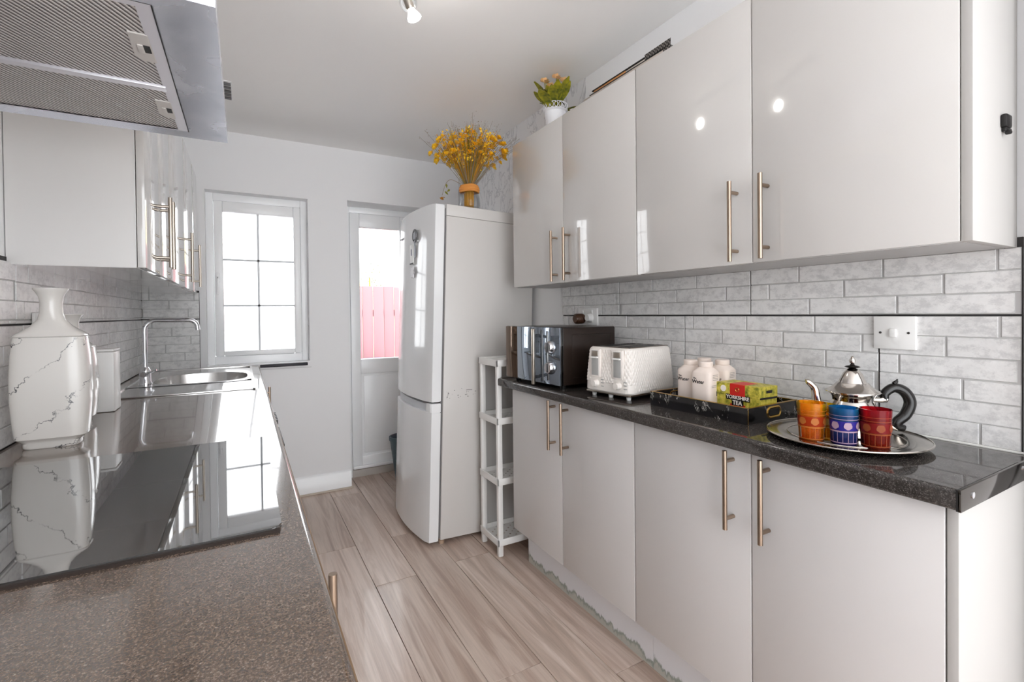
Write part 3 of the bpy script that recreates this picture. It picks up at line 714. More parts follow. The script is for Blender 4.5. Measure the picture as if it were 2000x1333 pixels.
bm = bmesh.new()
st = [((.030 if k % 2 == 0 else .02)*cos(pi*k/6), (.036 if k % 2 == 0 else .025)*sin(pi*k/6)) for k in range(12)]
prism(bm, st, 0, .006); bm.transform(basis((-.006, 0, 0), (0, 1, 0), (0, 0, 1), (1, 0, 0))); bm.transform(Matrix.Translation(p))
fm_ = single('flower_magnet', bm, mat('pale_silver', srgb(206, 204, 206), .4, .3), 'pale star-shaped magnet lowest of the three on the fridge door', 'magnet', p)

# ============================================================= rack
rk = thing('storage_rack', 'slim white plastic four-tier rack between fridge and base cabinet', 'storage rack', (1.28, 2.23, 0))
RX0, RX1, RY0, RY1 = 1.090, 1.46, 2.108, 2.318
levels = [.055, .360, .664, .955]
for (x, y) in ((RX0+.018, RY0+.014), (RX0+.018, RY1-.014), (RX1-.018, RY0+.014), (RX1-.018, RY1-.014)):
    bm = bmesh.new()
    box(bm, x-.014, x+.014, y-.012, y+.012, 0, .957, bev=.006)
    put('post', bm, plast, rk)
for i, z in enumerate(levels):
    s_ = bmesh.new()
    zt_ = .034
    for a in ((RX0, RX1, RY0, RY0+.008), (RX0, RX1, RY1-.008, RY1), (RX0, RX0+.008, RY0, RY1), (RX1-.008, RX1, RY0, RY1)): box(s_, *a, z, z+zt_, bev=.002)
    sh = put('shelf_edge', s_, plast, rk)
    # perforated floor of slats
    if i < 3:
        s_ = bmesh.new(); y = RY0+.008; rows = 9; cols = 14
        W_, D_ = (RX1-RX0-.016), (RY1-RY0-.016)
        nxh, nyh = 15, 9
        for a in range(nxh):
            x0 = RX0+.008+W_*a/nxh; x1 = x0+W_/nxh
            for b_ in range(nyh):
                y0 = RY0+.008+D_*b_/nyh; y1 = y0+D_/nyh
                if (a+b_) % 2 == 0: 
                    vs = [s_.verts.new(c_) for c_ in ((x0, y0, z+.010), (x1, y0, z+.010), (x1, y1, z+.010), (x0, y1, z+.010))]; s_.faces.new(vs)
                else:
                    m1 = .32*(x1-x0); m2 = .32*(y1-y0)
                    o_ = [s_.verts.new(c_) for c_ in ((x0, y0, z+.010), (x1, y0, z+.010), (x1, y1, z+.010), (x0, y1, z+.010))]
                    i_ = [s_.verts.new(c_) for c_ in ((x0+m1, y0+m2, z+.010), (x1-m1, y0+m2, z+.010), (x1-m1, y1-m2, z+.010), (x0+m1, y1-m2, z+.010))]
                    for k in range(4): s_.faces.new((o_[k], o_[(k+1) % 4], i_[(k+1) % 4], i_[k]))
        put('shelf_floor', s_, plast, rk)
    if i < 3: put('side_panel', BX(RX0+.014, RX1-.014, RY1-.006, RY1-.003, z+zt_+.002, levels[i+1]-.001), MATS.get('rack_panel_grey') or mat('rack_panel_grey', srgb(176, 174, 172), .5), rk, 'grey panel on the far side')
    if i == 3: put('shelf_floor', BX(RX0+.006, RX1-.006, RY0+.006, RY1-.006, z+.018, z+.026, bev=.002), plast, rk)

# bin behind fridge
bn = thing('laundry_basket', 'teal-grey plastic basket with red cloth, on the floor behind the fridge by the garden door', 'basket', (1.06, 3.44, .001))
bm = bmesh.new(); lathe(bm, [(.10, 0), (.135, .30), (.142, .31), (.142, .335), (.134, .335), (.127, .30), (.095, .01)], 0, 0, 32, True, True)
bm.transform(Matrix.Diagonal((1.1, .75, 1, 1))); put('body', bm, binm, bn, local=True)
bm = bmesh.new()
loft(bm, [[((.12-.03*j)*1.1*cos(a)*(1+.1*sin(3*a)), (.12-.03*j)*.72*sin(a), .27+.03*j+.012*sin(5*a+j)) for a in [2*pi*k/20 for k in range(20)]] for j in range(4)], True, True)
put('red_cloth', bm, redbin, bn, local=True)

# ============================================================= things on right worktop
# microwave: front-left-near corner at (1.183,1.705); front runs to (1.142,2.10)
ang = .0584
mw = thing('microwave', 'black microwave with mirrored door and two chrome dials, far end of the worktop', 'microwave', (1.1376, 1.629, .9005), ang)
MWW, MWD, MZ0, MZ1 = .420, .32, .014, .258
put('casing', BX(.020, MWD, .004, MWW-.004, MZ0, MZ1, bev=.006), brownp, mw, local=True)
put('side_pressing', BX(.07, MWD-.03, .0022, .0045, MZ0+.03, MZ1-.03, bev=.002), brownp, mw, local=True)
put('frame', BX(.006, .020, 0, MWW, MZ0, MZ1+.002, bev=.003), blackg, mw, local=True)
put('door_glass', BX(0, .006, .115, MWW-.10, MZ0+.002, MZ1, bev=.001), mirror, mw, local=True)
put('smoked_edge', BX(0, .006, MWW-.10, MWW, MZ0+.002, MZ1, bev=.001), mirbr, mw, local=True)
put('control_panel', BX(0, .006, 0, .113, MZ0+.002, MZ1, bev=.001), mirror, mw, local=True)
for z in (.175, .088):
    bm = bmesh.new(); tube(bm, [(0, .058, z), (-.006, .058, z), (-.018, .058, z), (-.022, .058, z)], [.028, .028, .024, .022], 24); kb = put('dial', bm, chrome, mw, local=True)
    put('pointer', BX(-.0235, -.0215, .055, .061, z-.018, z+.018, bev=.0005), blackp, kb, local=True)
bm = bmesh.new(); box(bm, -.036, -.024, .140, .156, .010, .252, bev=.003)
hnd = put('handle', bm, steel, mw, 'long flat steel bar handle', local=True)
for z in (.035, .215): put('handle_post', BX(-.024, 0, .143, .153, z, z+.013), blackp, mw, local=True)
for x in (.04, .23):
    for y in (.03, .37): bm = bmesh.new(); lathe(bm, [(.012, 0), (.014, .014)], x, y, 12); put('foot', bm, blackp, mw, local=True)

# toaster
def diamond_mat(name, col):
    m_ = mat(name, col, .38); v = coords(m_, (1, 1, 1)); vo = N(m_, 'ShaderNodeTexVoronoi'); return m_
tsm = mat('toaster_white', srgb(232, 226, 220), .35)
ang = .15
to = thing('toaster', 'white four-slice toaster with quilted diamond texture beside the microwave', 'toaster', (1.193, 1.2766, .9003), ang)
TW, TD, TZ0, TZ1 = .226, .283, .022, .188
# body: tapered rounded box with diamond relief; local x depth, y width
def ring_pts(x0, x1, y0, y1, r, nper):
    pts = rrect(x0, x1, y0, y1, r, 5); P = [Vector((a, b, 0)) for a, b in pts]+[Vector((*pts[0], 0))]
    Ls = [0]
    for a, b in zip(P, P[1:]): Ls.append(Ls[-1]+(b-a).length)
    out = []; j = 0
    for k in range(nper):
        s = Ls[-1]*k/nper
        while Ls[j+1] < s: j += 1
        f_ = (s-Ls[j])/(Ls[j+1]-Ls[j]); out.append((P[j].lerp(P[j+1], f_), s/Ls[-1]))
    return out
bm = bmesh.new(); rings = []; NP = 432; NZ = 66
for j in range(NZ+1):
    t_ = j/NZ; z = TZ0+(TZ1-TZ0)*t_; ins = .012*t_**1.5+(.004*max(0, (.03-t_)/.03))+(.006*max(0, (t_-.96)/.04)**2)
    x0, x1, y0, y1 = ins, TD-ins, ins*.8, TW-ins*.8
    rg = []
    cx_, cy_ = TD/2, TW/2
    for (p_, s_) in ring_pts(x0, x1, y0, y1, .034, NP):
        u_ = s_*72; v_ = (z-TZ0)/.0125
        a_ = abs(((u_+v_*.5) % 1)-.5); b_ = abs(((u_-v_*.5) % 1)-.5)
        h_ = min(a_, b_)*2*.0034
        if t_ < .05 or t_ > .965: h_ = 0
        if p_.x < .03 and (t_ < .22): h_ *= .0
        if p_.x < .03 and (.033 < p_.y < .078 or .138 < p_.y < .188): h_ = 0
        d_ = Vector((p_.x-cx_, p_.y-cy_, 0)).normalized()
        rg.append((p_.x+d_.x*h_, p_.y+d_.y*h_, z))
    rings.append(rg)
loft(bm, rings, True, True); put('body', bm, tsm, to, local=True)
put('base_ring', BX(.010, TD-.006, .006, TW-.006, .014, .0215, bev=.002), steel, to, local=True)
for x in (.03, TD-.03):
    for y in (.03, TW/2, TW-.03):
        bm = bmesh.new(); lathe(bm, [(.008, 0), (.010, .015)], x, y, 10); put('foot', bm, plast, to, local=True)
put('top_plate', BX(.028, TD-.022, .022, TW-.022, TZ1-.001, TZ1+.0025, bev=.001), mat('toaster_top_steel', srgb(170, 160, 152), .22, 1), to, local=True)
for y in (.048, .086, .140, .178): put('slot', BX(.045, TD-.035, y-.011, y+.011, TZ1+.002, TZ1+.0032), dark, to, local=True)
for y in (.058, .165):
    put('lever_panel', BX(-.0025, .01, y-.026, y+.024, .075, .182, bev=.003), tsm, to, local=True)
    s_ = put('lever_slot', BX(-.0035, .01, y-.019, y+.015, .082, .176, bev=.001), mat('slot_grey', srgb(168, 168, 166), .4) if 'slot_grey' not in MATS else MATS['slot_grey'], to, local=True)
    put('lever', BX(-.012, -.0005, y-.019, y+.015, .147, .153, bev=.002), plast, to, local=True)
    put('lever_cap', BX(-.006, -.001, y-.017, y+.013, .155, .174, bev=.001), steel, to, local=True)
    bm = bmesh.new(); tube(bm, [(.004, y-.005, .052), (-.006, y-.005, .052), (-.018, y-.005, .052)], [.015, .013, .011], 18); put('dial', bm, tsm, to, local=True)
    for z in (.042, .054, .066): put('button_mark', BX(-.0012, .003, y-.042, y-.030, z, z+.003), MATS['slot_grey'], to, local=True)

# serving tray
A0 = Vector((1.2298, .8458, .9003)); ang = .0223
tray = thing('serving_tray', 'black marble-effect serving tray with gold rim and gold cut-out handles', 'tray', A0, ang)
TL, TDp = .362, .246
put('base', BX(0, TDp, 0, TL, 0, .005), traym, tray, local=True)
for a in ((0, .006, 0, TL), (TDp-.006, TDp, 0, TL), (.006, TDp-.006, 0, .006), (.006, TDp-.006, TL-.006, TL)): put('side', BX(*a, .005, .046), traym, tray, local=True)
bm = bmesh.new()
for a in ((-.0004, .0064, -.0004, TL+.0004), (TDp-.0064, TDp+.0004, -.0004, TL+.0004), (.006, TDp-.006, -.0004, .0064), (.006, TDp-.006, TL-.0064, TL+.0004)): box(bm, *a, .046, .0475)
box(bm, -.0008, .0006, -.0008, .0006, .001, .047); put('gold_rim', bm, gold, tray, local=True)
for y in (-.001, TL-.005):
    oz_ = rrect(-.032, .032, -.014, .014, .0135, 6); pts = [(TDp/2+a, y+.003, .024+b_) for a, b_ in oz_]+[(TDp/2+oz_[0][0], y+.003, .024+oz_[0][1])]
    bm = bmesh.new(); tube(bm, pts, .0048, 8, False); hn = put('handle_ring', bm, gold, tray, local=True)
    put('handle_hole', BX(TDp/2-.026, TDp/2+.026, y-.0005, y+.0075, .0155, .0325, bev=.0), dark, tray, local=True)

# bottles
def carton(label, loc, rz):
    t = thing('water_bottle', label, 'bottle', loc, rz, 'white carton water bottles in the tray')
    bm = bmesh.new(); R_ = [(.033, 0, .4), (.035, .003, .45), (.035, .117, .45), (.0335, .122, .5), (.0235, .134, .9), (.0215, .136, 1)]
    loft(bm, [sup(a, a, z, 32, e) for a, z, e in R_], True, True); b_ = put('body', bm, cartm, t, local=True)
    bm = bmesh.new(); lathe(bm, [(.0215, .1362), (.0225, .138), (.0225, .151), (.0205, .153)], 0, 0, 28); put('cap', bm, cartm, t, local=True)
    M1 = basis((-.0353, .006, .090), (0, -1, 0), (0, 0, 1), (-1, 0, 0))
    put('lettering', text_mesh('Water', .0155, .0002, M1), ink, t, local=True)
    put('lettering', text_mesh('The', .007, .0002, basis((-.0353, .018, .101), (0, -1, 0), (0, 0, 1), (-1, 0, 0))), ink, t, local=True)
    bm = bmesh.new()
    for k in range(4): box(bm, -.02, .012, -.0354, -.035, .096+.005*k, .0972+.005*k)
    for k in range(2): box(bm, -.026, .006, -.0354, -.035, .074+.005*k, .0752+.005*k)
    box(bm, -.0, .018, -.0354, -.035, .045, .060); put('small_print', bm, mat('print_grey', srgb(120, 114, 110), .6) if 'print_grey' not in MATS else MATS['print_grey'], t, local=True)
    return t
cartm = mat('carton_white', srgb(232, 218, 208), .5); ink = mat('print_black', srgb(36, 32, 32), .6)
TZ = .9003+.0053
bz = math.radians(8)
base = carton('white carton water bottle in the tray, front one beside the tea box', (1.302, 1.045, TZ), ang+bz)
def dup(o, loc, rz, label):
    c = copy_tree(o); c.location = loc; c.rotation_euler = (0, 0, rz); c['label'] = label; return c
dup(base, (1.317, 1.117, TZ), ang+bz, 'white carton water bottle in the tray, leftmost and closest to the toaster')
dup(base, (1.405, 1.132, TZ), ang+bz, 'white carton water bottle in the tray, at the back behind the front one')
dup(base, (1.402, 1.058, TZ), ang+bz, 'white carton water bottle in the tray, rightmost, behind the tea box')

# tea box
teag = mat('tea_box_print', srgb(190, 176, 60), .4)
v = coords(teag); n1 = noise(teag, v, 60, 5, .6); 
L(teag, ramp(teag, n1, [(.32, srgb(96, 110, 40)), (.46, srgb(180, 172, 60)), (.6, srgb(222, 206, 84)), (.75, srgb(206, 190, 130))]), bsdf(teag).inputs['Base Color'])
red = mat('tea_box_red', srgb(214, 38, 30), .4); whitep = mat('print_white', srgb(250, 244, 236), .5); blk = mat('label_black', srgb(20, 18, 16), .4)
ta = -.0355
tb_ = thing('tea_box', 'yellow-green box of tea with a red panel, in the black tray', 'box', (1.3076, .8640, TZ), ta)
BW, BD, BH = .147, .081, .0916
put('body', BX(0, BD, 0, BW, 0, .056, bev=.0008, seg=1), teag, tb_, local=True); put('lid', BX(-.0012, BD+.0012, -.0012, BW+.0012, .0562, BH, bev=.0008, seg=1), teag, tb_, local=True)
put('red_panel', BX(-.0018, -.001, .046, .098, .0565, BH-.0005), red, tb_, local=True); put('red_panel', BX(-.0007, .0003, .046, .098, .004, .030), red, tb_, local=True)
put('red_panel', BX(-.001, .06, .046, .098, BH-.0003, BH+.0004), red, tb_, local=True)
put('black_band', BX(-.0016, -.0002, .030, .112, .0425, .0590), blk, tb_, local=True)
Mt = lambda y, z: basis((-.0022, y, z), (0, -1, 0), (0, 0, 1), (-1, 0, 0))
put('lettering', text_mesh('YORKSHIRE', .0150, .0003, Mt(.071, .0505)), whitep, tb_, local=True)
put('black_band', BX(-.0012, -.0002, .052, .092, .025, .0426), blk, tb_, local=True)
put('lettering', text_mesh('TEA', .0185, .0003, Mt(.072, .0345)), whitep, tb_, local=True)
bm = bmesh.new(); tube(bm, [(-.0022, .072+.006*cos(a), .075+.006*sin(a)) for a in [2*pi*k/16 for k in range(17)]], .001, 6, False); put('emblem', bm, gold, tb_, local=True)
bm = bmesh.new(); cyl(bm, (-.0022, .122, .074), (-.0012, .122, .074), .010, 20); put('round_seal', bm, whitep, tb_, local=True)
put('side_band', BX(.002, BD-.002, -.0022, -.0012, .0545, .060), ink, tb_, local=True)
put('side_mark', BX(.03, .055, -.0022, -.0012, .072, .080), ink, tb_, local=True)

# charger plate
PC = Vector((1.29, .63, .9003))
pl = thing('silver_tray', 'large round silver tray under the teapot and tea glasses', 'tray', PC)
bm = bmesh.new(); lathe(bm, [(.085, 0), (.105, .001), (.122, .009), (.168, .0135), (.170, .0145), (.168, .0158), (.124, .0125), (.118, .0105), (.104, .0035), (.02, .003)], 0, 0, 96); put('dish', bm, platem, pl, local=True)
bm = bmesh.new()
for r_, z_ in ((.1215, .0128), (.168, .0160)): tube(bm, [(r_*cos(a), r_*sin(a), z_) for a in [2*pi*k/96 for k in range(97)]], .0011, 6, False)
put('beaded_ring', bm, silver, pl, local=True)
PZ = .9003+.0036
# tea glasses
def tea(name, label, loc, mt, rt, rb, h, deco, tilt=0):
    t = thing(name, label, 'glass', loc, 0, 'coloured patterned tea glasses on the silver tray')
    bm = bmesh.new(); r2 = lambda z: rb+(rt-rb)*(z/h)**1.2
    lathe(bm, [(rb*.96, 0), (rb, .002)]+[(r2(h*k/10), h*k/10) for k in range(1, 11)]+[(rt-.0016, h), ]+[(r2(h*k/10)-.002, h*k/10) for k in range(9, 0, -1)]+[(rb-.002, .006)], 0, 0, 40); put('glass', bm, mt, t, local=True)
    dk, gd = deco
    for za, zb in ((h*.36, h*.40), (h*.06, h*.085), (h*.70, h*.715), (h*.80, h*.81)):
        bm = bmesh.new(); lathe(bm, [(r2(za)+.0004, za), (r2(zb)+.0004, zb)], 0, 0, 40, False, False); put('painted_band', bm, gd, t, local=True)
    bm = bmesh.new(); lathe(bm, [(r2(h*.41)+.0002, h*.41), (r2(h*.66)+.0002, h*.66)], 0, 0, 40, False, False); put('dark_band', bm, dk, t, local=True)
    for k in range(7):
        a = 2*pi*k/7+.3; r_ = r2(h*.53)+.0015; c_ = Vector((r_*cos(a), r_*sin(a), h*.54)); tx = Vector((-sin(a), cos(a), 0))
        bm = bmesh.new(); P = []
        for q in range(14):
            b_ = 2*pi*q/14; rr = .0085*(1+.07*cos(5*b_+pi/2)); ang_ = a+(rr*cos(b_))/r_
            P.append(Vector((r_*cos(ang_), r_*sin(ang_), h*.54+rr*sin(b_))))
        bm.faces.new([bm.verts.new(p) for p in P]); put('painted_motif', bm, gd, t, local=True)
    for k in range(16):
        a = 2*pi*k/16; r_ = r2(h*.2)+.0004; bm = bmesh.new(); r1, r3 = r2(h*.09)+.0004, r2(h*.36)+.0004
        bm.faces.new([bm.verts.new(p) for p in ((r1*cos(a-.02), r1*sin(a-.02), h*.09), (r1*cos(a+.02), r1*sin(a+.02), h*.09), (r3*cos(a+.02), r3*sin(a+.02), h*.36), (r3*cos(a-.02), r3*sin(a-.02), h*.36))]); put('painted_flute', bm, gd, t, local=True)
    return t
def painted(n, c, a): 
    m_ = glassm(n, c, rough=.3); d = N(m_, 'ShaderNodeBsdfDiffuse'); d.inputs[0].default_value = (*c, 1)
    t = [q for q in m_.node_tree.nodes if q.type == 'BSDF_TRANSPARENT'][0]; x2 = N(m_, 'ShaderNodeMixShader'); x2.inputs[0].default_value = a
    x = [q for q in m_.node_tree.nodes if q.type == 'MIX_SHADER' and q != x2][0]
    L(m_, t.outputs[0], x2.inputs[1]); L(m_, d.outputs[0], x2.inputs[2]); L(m_, x2.outputs[0], x.inputs[1]); return m_
pd = (painted('deep_orange_paint', (.55, .06, .01), .4), painted('orange_gilt', (.7, .24, .05), .5))
tea('tea_glass', 'orange patterned tea glass, leftmost on the silver tray', (1.183, .649, PZ+.0075), g_orange, .0315, .026, .090, pd)
tea('tea_glass', 'blue patterned tea glass in the middle of the front row', (1.203, .588, PZ+.0095), g_blue, .0295, .026, .084, (painted('navy_paint', (.03, .02, .22), .85), painted('lilac_gilt', (.42, .28, .36), .9)))
tea('tea_glass', 'dark red patterned tea glass beside the teapot handle', (1.232, .537, PZ+.0095), g_red, .0305, .027, .086, (painted('maroon_paint', (.25, .01, .01), .6), painted('red_gilt', (.5, .12, .04), .45)))
tea('tea_glass', 'yellow tea glass mostly hidden behind the orange and blue ones', (1.242, .654, PZ+.001), g_yellow, .0265, .023, .086, (painted('amber_paint', (.7, .35, .03), .4), painted('yellow_gilt', (.95, .8, .3), .5)))

# teapot
TP = Vector((1.335, .632, PZ)); ta = math.radians(-38)
tp = thing('teapot', 'polished silver Moroccan-style teapot with black curved handle and domed lid', 'teapot', TP, ta)
bm = bmesh.new(); lathe(bm, [(.036, .0006), (.040, .003), (.040, .008), (.034, .014), (.046, .026), (.055, .040), (.058, .054), (.055, .070), (.048, .082), (.043, .090), (.044, .098), (.049, .106), (.053, .109), (.053, .111)], 0, 0, 48); put('body', bm, silver, tp, local=True)
bm = bmesh.new(); lathe(bm, [(.052, .1112), (.060, .112), (.060, .1135), (.050, .118), (.040, .126), (.034, .134), (.0305, .1345), (.026, .145), (.020, .158), (.012, .168), (.008, .170)], 0, 0, 48); lid = put('lid', bm, silver, tp, local=True)
bm = bmesh.new(); lathe(bm, [(.006, .170), (.014, .172), (.017, .1735), (.014, .176), (.006, .178), (.003, .182)], 0, 0, 20); put('finial_collar', bm, mat('finial_dark', srgb(40, 36, 34), .2, .8), lid, local=True)
bm = bmesh.new(); lathe(bm, [(.003, .182), (.006, .184), (.0075, .189), (.006, .194), (.003, .196), (.004, .198), (.002, .2005)], 0, 0, 16); put('finial_knob', bm, silver, lid, local=True)
P = smoothpath([(-.055, 0, .045), (-.078, 0, .062), (-.084, 0, .092), (-.088, 0, .118), (-.102, 0, .134), (-.108, 0, .135)], 6)
bm = bmesh.new(); tube(bm, P, [.013-.0075*i/(len(P)-1) for i in range(len(P))], 14); put('spout', bm, silver, tp, local=True)
P = smoothpath([(.056, 0, .090), (.072, 0, .092), (.074, 0, .108), (.094, 0, .122), (.118, 0, .112), (.130, 0, .086), (.120, 0, .056), (.102, 0, .038), (.100, 0, .028), (.116, 0, .0215)], 8)
nP = len(P); bm = bmesh.new(); tube(bm, P[8:], [.0085+.0045*sin(pi*i/(nP-9)) for i in range(nP-8)], 14); put('handle', bm, mat('handle_black', srgb(22, 19, 18), .25), tp, local=True)
bm = bmesh.new(); tube(bm, [(.042, 0, .092), (.060, 0, .091), (.076, 0, .094)], [.006, .007, .009], 12); put('handle_ferrule', bm, silver, tp, local=True)
bm = bmesh.new(); tube(bm, [(.094, 0, .132), (.100, 0, .138), (.102, 0, .144)], [.006, .004, .001], 8); put('thumb_spur', bm, MATS['handle_black'], tp, local=True)
bm = bmesh.new(); tube(bm, [(.060, 0, .040), (.085, 0, .026), (.100, 0, .020)], [.006, .005, .006], 10); put('handle_stay', bm, silver, tp, local=True)

# switch and socket on right wall
xw = RW-.012
sw = thing('wall_switch', 'white single wall switch on the brick-effect tiles above the teapot', 'switch', (xw, .602, 1.16))
put('plate', BX(xw-.009, xw+.001, .556, .649, 1.117, 1.203, bev=.002), plast, sw)
bm = BX(xw-.0145, xw-.008, .597, .611, 1.149, 1.170, bev=.001); put('rocker', bm, plast, sw)
for y in (.571, .633): bm = bmesh.new(); cyl(bm, (xw-.0095, y, 1.160), (xw-.0085, y, 1.160), .0032, 12); put('screw', bm, mat('screw_dark', srgb(90, 86, 84), .4, .8) if 'screw_dark' not in MATS else MATS['screw_dark'], sw)
put('gap_shade_strip', BX(xw-.003, xw+.001, .560, .642, 1.2032, 1.2052), dark, sw, 'dark strip standing in for the shade of the gap above the plate')  # dark strip drawn in place of the shadow in the gap
sk_ = thing('wall_socket', 'white double wall socket partly behind the microwave', 'socket', (xw, 1.88, 1.2))
put('plate', BX(xw-.009, xw+.001, 1.806, 1.952, 1.158, 1.242, bev=.002), plast, sk_)
for y in (1.845, 1.915): put('rocker', BX(xw-.012, xw-.008, y-.006, y+.006, 1.216, 1.232, bev=.001), plast, sk_)
bm = bmesh.new(); tube(bm, [(xw-.009, 1.85, 1.195), (xw-.018, 1.85, 1.195), (xw-.035, 1.85, 1.195)], [.020, .020, .016], 20); put('white_plug', bm, plast, sk_)
bm = bmesh.new(); tube(bm, [(xw-.010, 1.915, 1.19), (xw-.05, 1.915, 1.19), (xw-.058, 1.915, 1.19)], [.024, .023, .018], 20)
pg = single('plug_in_freshener', bm, brownsp, 'brown ribbed plug-in device in the socket behind the microwave', 'plug', (xw-.03, 1.915, 1.19))
for k in range(5):
    bm = bmesh.new(); tube(bm, [(xw-.018-.008*k+.0235*0, 1.915+.0242*cos(a), 1.19+.0242*sin(a)) for a in [2*pi*q/20 for q in range(21)]], .0015, 6, False); put('rib', bm, brownsp, pg)

# ============================================================= on top of cabinets / fridge
# potted plant
pp = thing('potted_plant', 'artificial plant with peach flowers in a white lace-rimmed pot on the wall cabinets', 'plant', (1.318, 1.905, UZ1+.0008))
potm = mat('white_metal_pot', srgb(236, 236, 240), .4)
bm = bmesh.new(); lathe(bm, [(.040, 0), (.042, .002), (.050, .080), (.055, .084), (.058, .086), (.058, .088), (.054, .088), (.046, .07), (.03, .065)], 0, 0, 36); put('pot', bm, potm, pp, local=True)
bm = bmesh.new()
for r_, z_ in ((.0585, .115), (.057, .087)): tube(bm, [(r_*cos(a), r_*sin(a), z_) for a in [2*pi*k/40 for k in range(41)]], .0018, 6, False)
for k in range(18):
    a0 = 2*pi*k/18
    tube(bm, [(.058*cos(a0+.13*cos(b_)), .058*sin(a0+.13*cos(b_)), .101+.012*sin(b_)) for b_ in [2*pi*q/10 for q in range(11)]], .0014, 5, False)
put('lace_rim', bm, potm, pp, local=True)
bm = bmesh.new(); tube(bm, [(.048*cos(a)+.0, .048*sin(a), .117+.006*sin(a*2)) for a in [pi*1.1+pi*1.2*k/14 for k in range(15)]], .003, 6); put('dark_wire', bm, dark, pp, local=True)
leafm = mat('olive_leaf', srgb(112, 116, 26), .45); v = coords(leafm); L(leafm, ramp(leafm, noise(leafm, v, 30, 2), [(.35, srgb(84, 92, 20)), (.65, srgb(168, 160, 34))]), bsdf(leafm).inputs['Base Color'])
petm = mat('peach_petal', srgb(250, 206, 150), .6)
def leaf_bm(Ln, wd, bend=.3):
    bm = bmesh.new(); n = 6; prev = None
    for k in range(n+1):
        t_ = k/n; w_ = wd*sin(pi*min(.97, t_**1.5*.92+.05)); z = Ln*t_; y = bend*Ln*t_*t_
        row = [bm.verts.new((-w_, y, z)), bm.verts.new((0, y-.12*wd*2, z)), bm.verts.new((w_, y, z))]
        if prev: bm.faces.new((prev[0], prev[1], row[1], row[0])); bm.faces.new((prev[1], prev[2], row[2], row[1]))
        prev = row
    return bm
lm = None
specs = [(k*2.399, random.uniform(.12, .72) if k % 4 else random.uniform(.8, 1.25), random.uniform(.085, .145)) for k in range(26)]
for i, (az, tl, ln) in enumerate(specs):
    o = put('leaf', leaf_bm(ln, ln*.19, .25), leafm, pp, local=True)
    r_ = .02*(.5+tl); o.location = (r_*cos(az), r_*sin(az), .085+random.uniform(0, .045*(1-tl)))
    o.rotation_euler = (Matrix.Rotation(az-pi/2, 4, 'Z') @ Matrix.Rotation(-tl*.95, 4, 'X')).to_euler()
for az, rr, z in ((2.7, .05, .225), (.4, .012, .25), (-1.1, .05, .215), (-.5, .035, .165), (1.5, .04, .22)):
    c_ = Vector((rr*cos(az), rr*sin(az), z)); bm = bmesh.new()
    tube(bm, smoothpath([(.3*c_.x, .3*c_.y, .085), (.8*c_.x, .8*c_.y, z*.7), c_], 4), .0018, 6)
    st_ = put('flower_stem', bm, leafm, pp, local=True)
    bm = bmesh.new()
    for q in range(9):
        a = q*2.4; t2 = .5+.4*(q % 3); d = Vector((cos(a)*sin(t2), sin(a)*sin(t2), cos(t2))); s_ = d.cross(Z_).normalized(); n0 = s_.cross(d)
        P = [c_, c_+d*.012+s_*.011, c_+d*.024+s_*.008-n0*.004, c_+d*.026-s_*.006, c_+d*.012-s_*.011]
        bm.faces.new([bm.verts.new(p) for p in P])
    put('flower', bm, petm, st_, local=True)

# long tray-like thing on cabinet top
lg_ = thing('decorative_strip', 'long flat dark and copper patterned strip lying along the wall cabinet tops', 'strip', (1.262, 1.36, UZ1+.0008))
cop = mat('copper_foil', srgb(196, 140, 90), .3, .8); lat = mat('black_lattice', srgb(50, 46, 44), .4, .4)
v = coords(lat, (1, 1, 1)); ck = N(lat, 'ShaderNodeTexChecker'); ck.inputs['Scale'].default_value = 160; L(lat, v, ck.inputs['Vector']); ck.inputs[1].default_value = srgb(24, 22, 22); ck.inputs[2].default_value = srgb(120, 114, 110); L(lat, ck.outputs['Color'], bsdf(lat).inputs['Base Color'])
z0 = UZ1+.001
put('lower_strip', BX(1.250, 1.275, 1.165, 1.60, z0, z0+.009, bev=.001), mat('pale_metal', srgb(190, 180, 172), .35, .6), lg_)
put('dark_line', BX(1.2495, 1.276, 1.165, 1.56, z0+.0092, z0+.0125), dark, lg_)
put('copper_section', BX(1.251, 1.274, 1.35, 1.535, z0+.0127, z0+.021, bev=.001), cop, lg_)
put('pale_section', BX(1.251, 1.274, 1.25, 1.349, z0+.0127, z0+.019, bev=.001), MATS['pale_metal'], lg_)
bm = bmesh.new(); prism(bm, [(1.245, 1.128), (1.280, 1.165), (1.280, 1.249), (1.248, 1.249)], z0+.0127, z0+.030); put('lattice_end', bm, lat, lg_)
put('top_line', BX(1.2495, 1.276, 1.25, 1.545, z0+.0212, z0+.0245), dark, lg_)
put('near_tip', BX(1.248, 1.276, 1.135, 1.1645, z0, z0+.0125, bev=.001), lat, lg_)

